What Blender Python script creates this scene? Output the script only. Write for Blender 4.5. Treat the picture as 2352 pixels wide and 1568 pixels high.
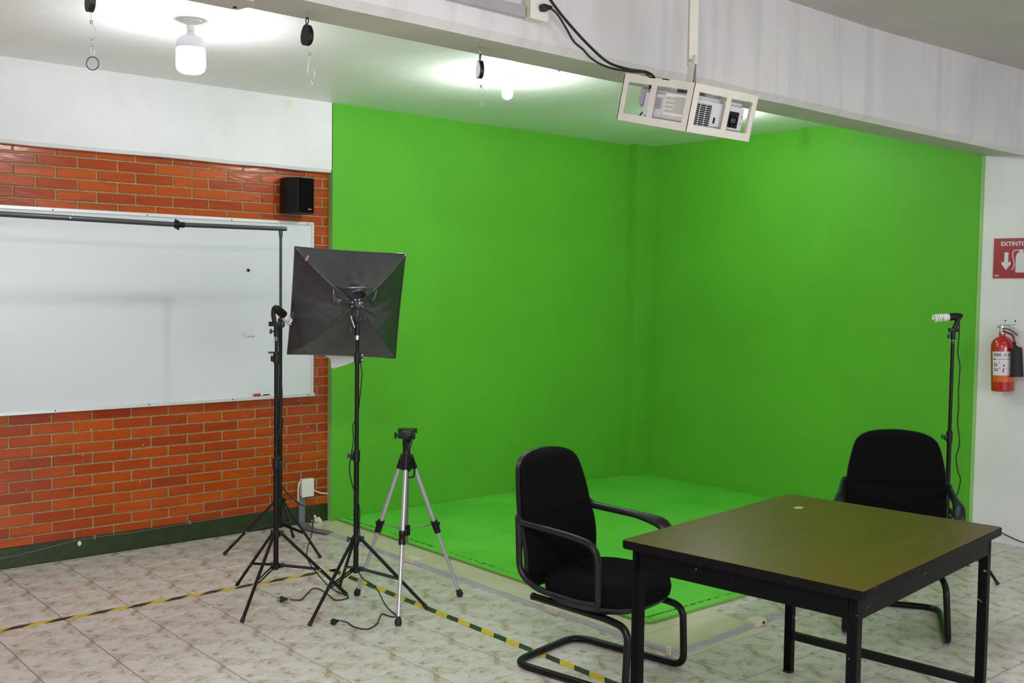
import bpy, bmesh, math, random
from mathutils import Vector, Matrix
rnd = random.Random(7)
PI = math.pi
S = bpy.context.scene
for o in list(bpy.data.objects): bpy.data.objects.remove(o)

# ------------------------------------------------------------------ camera, world, lamps, exposure
cam = bpy.data.objects.new('camera', bpy.data.cameras.new('camera'))
S.collection.objects.link(cam)
cam.data.sensor_width = 36.0
cam.data.lens = 2421.328 / 2352 * 36.0
cam.data.clip_start = 0.05
YAW, PITCH, ROLL = 0.70614, 0.05153, 0.013619
fw = Vector((math.sin(YAW)*math.cos(PITCH), math.cos(YAW)*math.cos(PITCH), -math.sin(PITCH)))
rt = Vector((math.cos(YAW), -math.sin(YAW), 0.0)); up = rt.cross(fw)
r2 = rt*math.cos(ROLL) + up*math.sin(ROLL); u2 = -rt*math.sin(ROLL) + up*math.cos(ROLL)
M = Matrix.Identity(4)
for i in range(3):
    M[i][0] = r2[i]; M[i][1] = u2[i]; M[i][2] = -fw[i]
M[0][3], M[1][3], M[2][3] = 0.0, 0.0, 1.655
cam.matrix_world = M
S.camera = cam
S.view_settings.view_transform = 'Standard'
S.view_settings.look = 'None'
S.view_settings.gamma = 1.0
S.view_settings.use_curve_mapping = False
S.view_settings.exposure = 0.10

w = bpy.data.worlds.new('world'); S.world = w; w.use_nodes = True
w.node_tree.nodes['Background'].inputs[0].default_value = (0.6, 0.66, 0.75, 1)
w.node_tree.nodes['Background'].inputs[1].default_value = 0.02

def area_lamp(name, loc, sx, sy, power, color=(1, 1, 1), rot=(0, 0, 0)):
    l = bpy.data.lights.new(name, 'AREA'); l.shape = 'RECTANGLE'; l.size = sx; l.size_y = sy
    l.energy = power; l.color = color
    o = bpy.data.objects.new(name, l); S.collection.objects.link(o)
    o.location = loc; o.rotation_euler = rot
    return o
# fluorescent battens on the ceiling of the front half of the room (behind and above the camera)
area_lamp('ceiling_tube_lamp', (0.2, 0.6, 2.98), 1.2, 0.25, 180, (1.0, 0.97, 1.0))
area_lamp('ceiling_tube_lamp', (5.5, 1.7, 2.98), 1.2, 0.25, 4, (1.0, 0.97, 1.0))
# daylight through the windows of the wall behind the camera
area_lamp('window_daylight', (2.6, -2.55, 1.7), 4.0, 1.3, 106, (0.95, 0.97, 1.0), (math.radians(90), 0, 0))
BULB1, BULB2, BULB3 = 116.0, 640.0, 260.0     # emission strengths of the three studio bulbs

# ------------------------------------------------------------------ helpers
def srgb(r, g, b):
    def f(c):
        c /= 255.0
        return c/12.92 if c <= 0.04045 else ((c+0.055)/1.055)**2.4
    return (f(r), f(g), f(b), 1.0)

def mat(name, col, rough=0.6, metal=0.0, spec=0.5, coat=0.0, emit=None, noise=0.0, nscale=8.0, bump=0.0, bscale=60.0, rvar=0.0, sheen=0.0):
    m = bpy.data.materials.new(name); m.use_nodes = True
    nt = m.node_tree; b = nt.nodes['Principled BSDF']
    b.inputs['Base Color'].default_value = col
    b.inputs['Roughness'].default_value = rough
    b.inputs['Metallic'].default_value = metal
    b.inputs['Specular IOR Level'].default_value = spec
    b.inputs['Coat Weight'].default_value = coat
    b.inputs['Sheen Weight'].default_value = sheen
    if emit:
        b.inputs['Emission Color'].default_value = emit[0]; b.inputs['Emission Strength'].default_value = emit[1]
    tc = nt.nodes.new('ShaderNodeTexCoord')
    if noise > 0 or rvar > 0:
        n = nt.nodes.new('ShaderNodeTexNoise'); n.inputs['Scale'].default_value = nscale; n.inputs['Detail'].default_value = 6
        nt.links.new(tc.outputs['Object'], n.inputs['Vector'])
        if noise > 0:
            r = nt.nodes.new('ShaderNodeMapRange'); r.inputs[3].default_value = 1-noise; r.inputs[4].default_value = 1+noise*0.6
            r.inputs[1].default_value = 0.3; r.inputs[2].default_value = 0.7
            nt.links.new(n.outputs['Fac'], r.inputs[0])
            h = nt.nodes.new('ShaderNodeHueSaturation'); h.inputs['Color'].default_value = col
            nt.links.new(r.outputs[0], h.inputs['Value']); nt.links.new(h.outputs[0], b.inputs['Base Color'])
        if rvar > 0:
            r = nt.nodes.new('ShaderNodeMapRange'); r.inputs[3].default_value = rough-rvar; r.inputs[4].default_value = rough+rvar
            nt.links.new(n.outputs['Fac'], r.inputs[0]); nt.links.new(r.outputs[0], b.inputs['Roughness'])
    if bump > 0:
        n2 = nt.nodes.new('ShaderNodeTexNoise'); n2.inputs['Scale'].default_value = bscale; n2.inputs['Detail'].default_value = 4
        nt.links.new(tc.outputs['Object'], n2.inputs['Vector'])
        bp = nt.nodes.new('ShaderNodeBump'); bp.inputs['Strength'].default_value = bump; bp.inputs['Distance'].default_value = 0.01
        nt.links.new(n2.outputs['Fac'], bp.inputs['Height']); nt.links.new(bp.outputs[0], b.inputs['Normal'])
    return m

def ramp(nt, src, stops):
    r = nt.nodes.new('ShaderNodeValToRGB')
    while len(r.color_ramp.elements) < len(stops): r.color_ramp.elements.new(0.5)
    for e, (p, c) in zip(r.color_ramp.elements, stops): e.position = p; e.color = c
    nt.links.new(src, r.inputs['Fac']); return r

def mixc(nt, fac, a, b):
    m = nt.nodes.new('ShaderNodeMix'); m.data_type = 'RGBA'
    for s, v in ((m.inputs[0], fac), (m.inputs[6], a), (m.inputs[7], b)):
        if isinstance(v, (tuple, float, int)): s.default_value = v
        else: nt.links.new(v, s)
    return m.outputs[2]

def noise(nt, vec, scale, detail=5, dist=0.0, rough=0.5):
    n = nt.nodes.new('ShaderNodeTexNoise'); n.inputs['Scale'].default_value = scale; n.inputs['Detail'].default_value = detail
    n.inputs['Distortion'].default_value = dist; n.inputs['Roughness'].default_value = rough
    nt.links.new(vec, n.inputs['Vector']); return n.outputs['Fac']

def new_obj(name, bm, m, parent=None, smooth=False, world=False):
    """links bm as ONE mesh object; world=True: bm is in world space while the parent sits elsewhere"""
    me = bpy.data.meshes.new(name)
    if world and parent is not None:
        bmesh.ops.transform(bm, matrix=parent.matrix_basis.inverted(), verts=bm.verts)
    bmesh.ops.recalc_face_normals(bm, faces=bm.faces)
    bm.to_mesh(me); bm.free()
    for x in (m if isinstance(m, (list, tuple)) else [m]): me.materials.append(x)
    if smooth:
        me.shade_smooth()
        if smooth != 'all':
            try: me.set_sharp_from_angle(angle=math.radians(38))
            except Exception: pass
    o = bpy.data.objects.new(name, me); S.collection.objects.link(o)
    if parent is not None: o.parent = parent
    return o

def thing(name, label, cat, loc=(0, 0, 0), rotz=0.0, group=None):
    o = bpy.data.objects.new(name, None); S.collection.objects.link(o)
    o.empty_display_size = 0.1
    o.location = loc; o.rotation_euler = (0, 0, rotz); o['label'] = label; o['category'] = cat
    o.matrix_basis = Matrix.Translation(Vector(loc)) @ Matrix.Rotation(rotz, 4, 'Z')
    if group: o['group'] = group
    return o
def tag(o, label, cat, group=None):
    o['label'] = label; o['category'] = cat
    if group: o['group'] = group
    return o
def struct(o): o['kind'] = 'structure'; return o

def box(bm, c, s, bev=0.0, rot=None, seg=2, mi=0):
    r = bmesh.ops.create_cube(bm, size=1.0); vs = r['verts']
    Mx = Matrix.Diagonal((s[0], s[1], s[2], 1))
    if rot is not None: Mx = rot.to_4x4() @ Mx
    Mx = Matrix.Translation(c) @ Mx
    bmesh.ops.transform(bm, matrix=Mx, verts=vs)
    fs = list({f for v in vs for f in v.link_faces})
    for f in fs: f.material_index = mi
    if bev > 0:
        es = list({e for v in vs for e in v.link_edges})
        r = bmesh.ops.bevel(bm, geom=es, offset=bev, segments=seg, affect='EDGES', profile=0.5)
        for f in r['faces']: f.material_index = mi
def bx(x0, x1, y0, y1, z0, z1, bev=0.0, bm=None):
    bm = bm or bmesh.new()
    box(bm, ((x0+x1)/2, (y0+y1)/2, (z0+z1)/2), (x1-x0, y1-y0, z1-z0), bev); return bm

def frame_at(d):
    d = d.normalized(); a = Vector((0, 0, 1)) if abs(d.z) < 0.9 else Vector((1, 0, 0))
    x = a.cross(d).normalized(); return x, d.cross(x)
def tube(bm, pts, r, segs=10, closed=False, ell=None, cap=True, mi=0):
    """sweep; r number or list; ell=(sx, sy) section factors"""
    P = [Vector(p) for p in pts]; n = len(P); R = r if isinstance(r, (list, tuple)) else [r]*n
    E_ = ell if isinstance(ell, list) else [ell or (1, 1)]*n
    T = []
    for i in range(n):
        a = P[(i-1) % n] if (closed or i > 0) else P[i]; b = P[(i+1) % n] if (closed or i < n-1) else P[i]
        T.append((b-a).normalized())
    x, y = frame_at(T[0]); rings = []
    for i in range(n):
        x = (x - T[i]*x.dot(T[i])).normalized(); y = T[i].cross(x)
        ring = [bm.verts.new(P[i] + x*math.cos(2*PI*k/segs)*R[i]*E_[i][0] + y*math.sin(2*PI*k/segs)*R[i]*E_[i][1]) for k in range(segs)]
        rings.append(ring)
    m = n if closed else n-1
    for i in range(m):
        A, B = rings[i], rings[(i+1) % n]
        for k in range(segs):
            f = bm.faces.new((A[k], A[(k+1) % segs], B[(k+1) % segs], B[k])); f.material_index = mi
    if cap and not closed:
        bm.faces.new(rings[0][::-1]).material_index = mi; bm.faces.new(rings[-1]).material_index = mi
    return bm
def fillet(pts, rad, n=6, closed=False):
    P = [Vector(p) for p in pts]; N = len(P); out = []
    for i in range(N):
        if not closed and i in (0, N-1): out.append(P[i]); continue
        p, a, b = P[i], P[(i-1) % N], P[(i+1) % N]
        rr = rad[i] if isinstance(rad, (list, tuple)) else rad
        da, db = (a-p), (b-p); t = min(rr, da.length*0.49, db.length*0.49)
        s, e = p+da.normalized()*t, p+db.normalized()*t
        for k in range(n+1):
            u = k/n; out.append(s*(1-u)**2 + p*2*u*(1-u) + e*u*u)
    return out
def smoothpath(pts, n=6):
    P = [Vector(p) for p in pts]; out = []
    for i in range(len(P)-1):
        p0 = P[max(i-1, 0)]; p1 = P[i]; p2 = P[i+1]; p3 = P[min(i+2, len(P)-1)]
        for k in range(n):
            t = k/n
            out.append(0.5*((2*p1)+(p2-p0)*t+(2*p0-5*p1+4*p2-p3)*t*t+(3*p1-p0-3*p2+p3)*t**3))
    out.append(P[-1]); return out
def lathe(bm, prof, c=(0, 0, 0), segs=24, rot=None, mi=0):
    """prof: list of (r, z)"""
    rings = []
    c = Vector(c)
    for r, z in prof:
        if r < 1e-6:
            v = Vector((0, 0, z)); v = rot @ v if rot else v; rings.append([bm.verts.new(c+v)])
        else:
            ring = []
            for k in range(segs):
                v = Vector((r*math.cos(2*PI*k/segs), r*math.sin(2*PI*k/segs), z)); v = rot @ v if rot else v
                ring.append(bm.verts.new(c+v))
            rings.append(ring)
    for A, B in zip(rings, rings[1:]):
        for k in range(segs):
            k2 = (k+1) % segs
            if len(A) == 1 and len(B) == 1: continue
            if len(A) == 1: f = bm.faces.new((A[0], B[k2], B[k]))
            elif len(B) == 1: f = bm.faces.new((A[k], A[k2], B[0]))
            else: f = bm.faces.new((A[k], A[k2], B[k2], B[k]))
            f.material_index = mi
    for R_ in (rings[0], rings[-1]):
        if len(R_) > 1: bm.faces.new(R_).material_index = mi
    return bm
def prism(bm, pts2, o, ax, ay, az, depth, mi=0):
    """extrude polygon pts2 in plane (ax, ay) at o along az*depth"""
    o, ax, ay, az = Vector(o), Vector(ax), Vector(ay), Vector(az)
    A = [bm.verts.new(o+ax*p[0]+ay*p[1]) for p in pts2]; B = [bm.verts.new(o+ax*p[0]+ay*p[1]+az*depth) for p in pts2]
    bm.faces.new(A[::-1]).material_index = mi; bm.faces.new(B).material_index = mi
    for i in range(len(A)):
        j = (i+1) % len(A); bm.faces.new((A[i], A[j], B[j], B[i])).material_index = mi
    return bm
def quadstrip(bm, pts, width, up_=(0, 0, 1), th=0.0008):
    """flat ribbon of given width lying normal to up_"""
    P = [Vector(p) for p in pts]; u = Vector(up_); L = []; R_ = []
    for i, p in enumerate(P):
        d = (P[min(i+1, len(P)-1)]-P[max(i-1, 0)]).normalized(); s = d.cross(u).normalized()*width/2
        L.append((p+s, p+s+u*th)); R_.append((p-s, p-s+u*th))
    V = [[bm.verts.new(q) for q in (l[0], l[1], r[1], r[0])] for l, r in zip(L, R_)]
    for A, B in zip(V, V[1:]):
        for k in range(4): bm.faces.new((A[k], A[(k+1) % 4], B[(k+1) % 4], B[k]))
    bm.faces.new(V[0][::-1]); bm.faces.new(V[-1]); return bm
def text_mesh(txt, size, depth=0.0003, bold=0.0, align='LEFT'):
    cu = bpy.data.curves.new('text', 'FONT'); cu.body = txt; cu.size = size; cu.extrude = depth; cu.offset = bold
    cu.align_x = align; cu.resolution_u = 3
    o = bpy.data.objects.new('text', cu); S.collection.objects.link(o)
    bpy.context.view_layer.update()
    me = bpy.data.meshes.new_from_object(o.evaluated_get(bpy.context.evaluated_depsgraph_get()))
    bpy.data.objects.remove(o); bm = bmesh.new(); bm.from_mesh(me); bpy.data.meshes.remove(me)
    return bm
def basis(x, y, z, o=(0, 0, 0)):
    m = Matrix.Identity(4)
    for i in range(3): m[i][0] = x[i]; m[i][1] = y[i]; m[i][2] = z[i]; m[i][3] = o[i]
    return m

# ------------------------------------------------------------------ materials
def wall_mat(name, base, dirt=0.06, streak=False, rough=0.55):
    m = mat(name, base, rough=rough, spec=0.3 if base[0] > 0.3 else 0.15); nt = m.node_tree; b = nt.nodes['Principled BSDF']
    tc = nt.nodes.new('ShaderNodeTexCoord'); v = tc.outputs['Object']
    n = noise(nt, v, 1.6, 6, 0.3)
    dk = tuple(c*(1-dirt*2.2) for c in base[:3])+(1,)
    r = ramp(nt, n, [(0.35, dk), (0.62, base)])
    col = r.outputs[0]
    if streak:
        mp = nt.nodes.new('ShaderNodeMapping'); mp.inputs['Scale'].default_value = (9, 1, 0.7); nt.links.new(v, mp.inputs[0])
        n2 = noise(nt, mp.outputs[0], 1.3, 3)
        r2_ = ramp(nt, n2, [(0.5, (0, 0, 0, 1)), (0.68, (0.42, 0.42, 0.42, 1))])
        col = mixc(nt, r2_.outputs[0], col, tuple(c*0.72 for c in base[:3])+(1,))
    nt.links.new(col, b.inputs['Base Color'])
    bp = nt.nodes.new('ShaderNodeBump'); bp.inputs['Strength'].default_value = 0.25; bp.inputs['Distance'].default_value = 0.01
    nt.links.new(noise(nt, v, 14, 6), bp.inputs['Height']); nt.links.new(bp.outputs[0], b.inputs['Normal'])
    return m
M_white = wall_mat('white wall paint', srgb(226, 226, 228))
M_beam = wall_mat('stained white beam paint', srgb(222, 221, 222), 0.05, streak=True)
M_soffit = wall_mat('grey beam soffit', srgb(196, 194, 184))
M_ceil = wall_mat('ceiling paint', srgb(240, 240, 238), 0.03, rough=0.42)
M_ceil2 = wall_mat('dull ceiling paint', srgb(190, 186, 180), 0.04)
GREEN = (0.100, 0.415, 0.029, 1)
M_green = wall_mat('chroma green wall paint', GREEN, 0.03, rough=0.5)
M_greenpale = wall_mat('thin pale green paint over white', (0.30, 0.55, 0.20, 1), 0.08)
M_base = mat('dark green baseboard paint', srgb(36, 54, 22), 0.35, noise=0.3, nscale=14, bump=0.15)
M_mortar = mat('grey brown mortar', srgb(150, 134, 100), 0.9, noise=0.25, nscale=40, bump=0.5, bscale=150)
M_black = mat('black plastic', srgb(12, 12, 14), 0.4, spec=0.35)
M_blackm = mat('black painted metal', srgb(9, 9, 11), 0.36, spec=0.28)
M_knob = mat('dark blue grey knob plastic', srgb(52, 62, 70), 0.4)
M_chrome = mat('chrome', (0.75, 0.76, 0.78, 1), 0.18, metal=1.0)
M_alu = mat('satin aluminium', (0.50, 0.52, 0.57, 1), 0.33, metal=0.55)
M_greym = mat('grey anodised tube', srgb(112, 110, 112), 0.4, metal=0.3)
M_pole = mat('charcoal crossbar tube', srgb(52, 52, 52), 0.34, spec=0.6)
M_rubber = mat('black rubber', srgb(16, 16, 16), 0.6)
M_cream = mat('cream plastic', srgb(212, 208, 184), 0.4)
M_whitepl = mat('white plastic', srgb(226, 224, 218), 0.35)
M_raceway = mat('grey raceway', srgb(168, 166, 172), 0.4, noise=0.12, nscale=10)
M_duct = mat('silver grey duct tape', srgb(112, 116, 118), 0.35, bump=0.4, bscale=40)
M_board = mat('whiteboard enamel', srgb(206, 210, 214), 0.22, spec=0.4, rvar=0.06, nscale=2)
M_boardfr = mat('aluminium board frame', (0.66, 0.68, 0.68, 1), 0.35, metal=0.5)
M_dark = mat('dark hole', (0.004, 0.004, 0.004, 1), 0.9)
M_red = mat('red plastic', srgb(190, 20, 24), 0.35)
M_redink = mat('faded red marker ink', srgb(168, 130, 132), 0.6)
M_fabric = mat('black chair fabric', srgb(9, 9, 10), 0.95, spec=0.1, bump=0.25, bscale=700)
M_cfab = mat('black softbox nylon', srgb(27, 25, 31), 0.38, spec=1.0, coat=0.5, bump=1.0, bscale=7, rvar=0.1, nscale=6)
M_cfab_in = mat('black softbox hem', srgb(14, 14, 15), 0.6)
M_whitefab = mat('white diffuser cloth', srgb(218, 212, 214), 0.8)
M_glass = mat('lamp glass white', srgb(235, 235, 232), 0.2)
M_arm = mat('charcoal armrest plastic', srgb(20, 21, 24), 0.42, spec=0.35)
M_wire = mat('steel wire', (0.5, 0.5, 0.5, 1), 0.35, metal=0.9)
M_ring = mat('dark key ring', srgb(70, 58, 80), 0.35, metal=0.6)
M_cage = mat('cream painted sheet metal', srgb(212, 209, 198), 0.4, noise=0.06, nscale=20)
M_proj = mat('projector light grey plastic', srgb(200, 200, 206), 0.38)
M_projd = mat('projector darker grey plastic', srgb(168, 169, 178), 0.45)

def brick_mat():
    m = mat('glazed orange brick', (0.3, 0.06, 0.01, 1), 0.20, spec=0.42); nt = m.node_tree; b = nt.nodes['Principled BSDF']
    b.inputs['Coat Roughness'].default_value = 0.12
    tc = nt.nodes.new('ShaderNodeTexCoord'); oi = nt.nodes.new('ShaderNodeObjectInfo'); g = nt.nodes.new('ShaderNodeNewGeometry')
    r = ramp(nt, oi.outputs['Random'], [(0, srgb(148, 52, 4)), (0.45, srgb(164, 64, 4)), (1, srgb(176, 76, 6))])
    mp = nt.nodes.new('ShaderNodeMapping'); mp.inputs['Scale'].default_value = (3, 6, 22); nt.links.new(g.outputs['Position'], mp.inputs[0])
    n = noise(nt, mp.outputs[0], 1.0, 6, 0.5)
    d = ramp(nt, n, [(0.30, (0.55, 0.55, 0.55, 1)), (0.5, (0, 0, 0, 1))])
    c = mixc(nt, d.outputs[0], r.outputs[0], srgb(126, 46, 12))
    n2 = noise(nt, g.outputs['Position'], 38, 3)
    d2 = ramp(nt, n2, [(0.73, (0, 0, 0, 1)), (0.76, (1, 1, 1, 1))])
    c = mixc(nt, d2.outputs[0], c, srgb(206, 170, 140))
    nt.links.new(c, b.inputs['Base Color'])
    bp = nt.nodes.new('ShaderNodeBump'); bp.inputs['Strength'].default_value = 0.10; bp.inputs['Distance'].default_value = 0.01
    mp2 = nt.nodes.new('ShaderNodeMapping'); mp2.inputs['Scale'].default_value = (14, 10, 50); nt.links.new(g.outputs['Position'], mp2.inputs[0])
    nt.links.new(noise(nt, mp2.outputs[0], 1.0, 4), bp.inputs['Height']); nt.links.new(bp.outputs[0], b.inputs['Normal'])
    nt.links.new(bp.outputs[0], b.inputs['Coat Normal'])
    return m
M_brick = brick_mat()

def tile_mat(cream=False):
    m = mat('cream ceramic tile' if cream else 'marbled ceramic tile', (0.6, 0.6, 0.58, 1), 0.24, spec=0.5); nt = m.node_tree; b = nt.nodes['Principled BSDF']
    tc = nt.nodes.new('ShaderNodeTexCoord'); v = tc.outputs['Object']; g = nt.nodes.new('ShaderNodeNewGeometry')
    if cream:
        r = ramp(nt, noise(nt, g.outputs['Position'], 5, 2), [(0.2, srgb(202, 197, 170)), (0.8, srgb(207, 202, 177))])
        nt.links.new(r.outputs[0], b.inputs['Base Color'])
    else:
        base = srgb(203, 199, 194)
        # cloudy tan and grey patches, then thin broken veins
        cl = noise(nt, v, 11.0, 6, 0.5, 0.65)
        c1 = ramp(nt, cl, [(0.47, (0, 0, 0, 1)), (0.66, (0.85, 0.85, 0.85, 1))])
        col = mixc(nt, c1.outputs[0], base, srgb(178, 160, 134))
        gr = noise(nt, v, 7.0, 4, 1.2, 0.6); mp = nt.nodes.new('ShaderNodeMapping'); mp.inputs['Location'].default_value = (3.1, 1.7, 5.0)
        nt.links.new(v, mp.inputs[0]); gr = noise(nt, mp.outputs[0], 12.0, 5, 0.6, 0.65)
        c2 = ramp(nt, gr, [(0.52, (0, 0, 0, 1)), (0.7, (0.6, 0.6, 0.6, 1))])
        col = mixc(nt, c2.outputs[0], col, srgb(166, 165, 158))
        ve = noise(nt, v, 17.0, 3, 0.9, 0.55)
        ab = nt.nodes.new('ShaderNodeMath'); ab.operation = 'SUBTRACT'; ab.inputs[1].default_value = 0.5; nt.links.new(ve, ab.inputs[0])
        ab2 = nt.nodes.new('ShaderNodeMath'); ab2.operation = 'ABSOLUTE'; nt.links.new(ab.outputs[0], ab2.inputs[0])
        c3 = ramp(nt, ab2.outputs[0], [(0.0, (1, 1, 1, 1)), (0.038, (0, 0, 0, 1))])
        gate = ramp(nt, cl, [(0.44, (0, 0, 0, 1)), (0.58, (1, 1, 1, 1))])
        mu = nt.nodes.new('ShaderNodeMath'); mu.operation = 'MULTIPLY'; nt.links.new(c3.outputs[0], mu.inputs[0]); nt.links.new(gate.outputs[0], mu.inputs[1])
        col = mixc(nt, mu.outputs[0], col, srgb(142, 116, 80))
        nt.links.new(col, b.inputs['Base Color'])
    rr = nt.nodes.new('ShaderNodeMapRange'); rr.inputs[3].default_value = 0.24 if cream else 0.2; rr.inputs[4].default_value = 0.26 if cream else 0.34
    nt.links.new(noise(nt, g.outputs['Position'], 4, 4), rr.inputs[0]); nt.links.new(rr.outputs[0], b.inputs['Roughness'])
    return m
M_tile, M_tilec = tile_mat(), tile_mat(True)
M_grout = mat('grey grout', srgb(104, 98, 106), 0.85)

def foam_mat():
    m = mat('green painted foam mat', (0.12, 0.5, 0.04, 1), 0.5, spec=0.3); nt = m.node_tree; b = nt.nodes['Principled BSDF']
    g = nt.nodes.new('ShaderNodeNewGeometry'); v = g.outputs['Position']
    r = ramp(nt, noise(nt, v, 2.2, 6, 0.4), [(0.35, (0.095, 0.54, 0.038, 1)), (0.65, (0.14, 0.60, 0.06, 1))])
    sc = ramp(nt, noise(nt, v, 5.0, 8, 1.5, 0.7), [(0.58, (0, 0, 0, 1)), (0.74, (0.5, 0.5, 0.5, 1))])
    c = mixc(nt, sc.outputs[0], r.outputs[0], (0.36, 0.62, 0.28, 1))
    nt.links.new(c, b.inputs['Base Color']); return m
M_foam = foam_mat()
M_foamedge = mat('dusty foam edge', (0.16, 0.32, 0.06, 1), 0.7)

def wood_mat():
    m = mat('worn wood laminate', (0.1, 0.08, 0.03, 1), 0.33, spec=0.32); nt = m.node_tree; b = nt.nodes['Principled BSDF']
    tc = nt.nodes.new('ShaderNodeTexCoord'); v = tc.outputs['Object']
    mp = nt.nodes.new('ShaderNodeMapping'); mp.inputs['Scale'].default_value = (1.2, 16, 4); nt.links.new(v, mp.inputs[0])
    r = ramp(nt, noise(nt, mp.outputs[0], 2.5, 8, 0.8, 0.6), [(0.3, srgb(70, 50, 10)), (0.55, srgb(82, 57, 12)), (0.75, srgb(96, 67, 18))])
    sc = ramp(nt, noise(nt, v, 3.0, 8, 0.4, 0.75), [(0.70, (0, 0, 0, 1)), (0.78, (0.4, 0.4, 0.4, 1))])
    c = mixc(nt, sc.outputs[0], r.outputs[0], srgb(150, 140, 110))
    nt.links.new(c, b.inputs['Base Color']); return m
M_wood = wood_mat()

def tape_mat(name, period, phase, slant):
    m = mat(name, (1, 1, 0, 1), 0.4); nt = m.node_tree; b = nt.nodes['Principled BSDF']
    tc = nt.nodes.new('ShaderNodeTexCoord'); sp = nt.nodes.new('ShaderNodeSeparateXYZ'); nt.links.new(tc.outputs['Object'], sp.inputs[0])
    def mth(op, a, c=None):
        n = nt.nodes.new('ShaderNodeMath'); n.operation = op
        for i, x in enumerate((a, c)):
            if x is None: continue
            if isinstance(x, float): n.inputs[i].default_value = x
            else: nt.links.new(x, n.inputs[i])
        return n.outputs[0]
    u = mth('ADD', sp.outputs['X'], mth('MULTIPLY', sp.outputs['Y'], slant))
    u = mth('FRACT', mth('ADD', mth('DIVIDE', u, period), phase))
    st = mth('GREATER_THAN', u, 0.5)
    wear = ramp(nt, noise(nt, tc.outputs['Object'], 25, 5), [(0.4, srgb(200, 172, 36)), (0.7, srgb(206, 182, 62))])
    dk = ramp(nt, noise(nt, tc.outputs['Object'], 18, 5), [(0.4, srgb(34, 32, 34)), (0.7, srgb(52, 52, 50))])
    nt.links.new(mixc(nt, st, wear.outputs[0], dk.outputs[0]), b.inputs['Base Color']); return m

# ------------------------------------------------------------------ room shell
XR, YBR, YG, ZC = 6.99, 6.43, 6.375, 2.90        # right wall, brick face, green wall face, studio ceiling
TX0, TY0, TS = 1.6460, 6.006, 0.3299              # tile grid
# floor: grout bed, each nearby tile a part
floor = struct(new_obj('floor', bx(-2.0, XR+0.1, -2.6, 6.7, -0.12, -0.0015), M_grout))
def tile_mesh(name, sx, sy, m):
    bm = bmesh.new(); box(bm, (0, 0, -0.004), (sx, sy, 0.008), 0.0012, seg=1)
    o = new_obj(name, bm, m); me = o.data; bpy.data.objects.remove(o); return me
me_tile = tile_mesh('tile', TS-0.004, TS-0.004, M_tile); me_cream = tile_mesh('tile', TS-0.004, TS-0.004, M_tilec)
cp, sp_ = math.cos(0), 0
def in_view(x, y, z=0.0, mx=60):
    d = Vector((x, y, z-1.655)); f = d.dot(fw)
    if f < 0.2: return False
    px = 1176+2421.3*d.dot(r2)/f; py = 784-2421.3*d.dot(u2)/f
    return -mx < px < 2352+mx and -mx < py < 1568+mx
rest = bmesh.new(); nt_ = 0
for a in range(-9, 17):
    for j in range(-2, 26):
        x, y = TX0+(a+0.5)*TS, TY0-(j+0.5)*TS
        sx = sy = TS-0.004
        x1, y1 = min(x+sx/2, XR), min(y+sy/2, 6.42)
        if y1 - (y-sy/2) < 0.02 or x1-(x-sx/2) < 0.02: continue
        covered = x-TS/2 > 3.86 and y-TS/2 > 3.47
        vis = any(in_view(x+dx*TS/2, y+dy*TS/2) for dx in (-1, 0, 1) for dy in (-1, 0, 1))
        cream = 5 < a < 8 and y > 3.1
        full = x1 > x+sx/2-1e-6 and y1 > y+sy/2-1e-6
        if vis and not covered:
            if full: me = me_cream if cream else me_tile; ox, oy = x, y
            else:
                ox, oy = (x-sx/2+x1)/2, (y-sy/2+y1)/2
                me = tile_mesh('tile', x1-(x-sx/2), y1-(y-sy/2), M_tilec if cream else M_tile)
            o = bpy.data.objects.new('tile', me); S.collection.objects.link(o); o.parent = floor; o.location = (ox, oy, rnd.uniform(-0.0003, 0.0003)); nt_ += 1
        elif not covered:
            box(rest, (x, y, -0.004), (sx, sy, 0.008))
r_ = new_obj('tile_field', rest, M_tile, floor); r_['kind'] = 'stuff'
print('tiles', nt_)

ceiling = struct(new_obj('ceiling', bx(-2.0, XR+0.1, 3.30, 6.7, ZC, ZC+0.15), M_ceil))
struct(new_obj('ceiling_front', bx(-2.0, XR+0.1, -2.6, 3.30, 3.07, 3.2), M_ceil2))
# beam: soffit, sloped lower band, face; it runs very slightly askew like the photographed one
def beam():
    bm = bmesh.new(); secs = []
    N = 28; rr = random.Random(3)
    for i in range(N+1):
        X = -2.0 + (XR+0.05+2.0)*i/N
        yf = 3.066+0.0195*X-max(0, X-5.2)*0.068; yb = 3.283+0.0175*X
        dz_ = max(0, X-5.2)*0.019
        wz = rr.uniform(-0.003, 0.003); wy = rr.uniform(-0.004, 0.004)
        sec = [(X, yb, ZC+0.05), (X, yb, 2.578), (X, yf, 2.578+wz*0.6-dz_), (X, yf-0.036+wy, 2.604+wz-dz_), (X, yf-0.036, 3.10), (X, yb, 3.10)]
        secs.append([bm.verts.new(p) for p in sec])
    for A, B in zip(secs, secs[1:]):
        for k in range(6):
            k2 = (k+1) % 6
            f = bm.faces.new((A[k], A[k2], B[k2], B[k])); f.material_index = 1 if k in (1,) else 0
    bm.faces.new(secs[0]); bm.faces.new(secs[-1][::-1]); return bm
struct(new_obj('ceiling_beam', beam(), [M_beam, M_soffit]))
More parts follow.
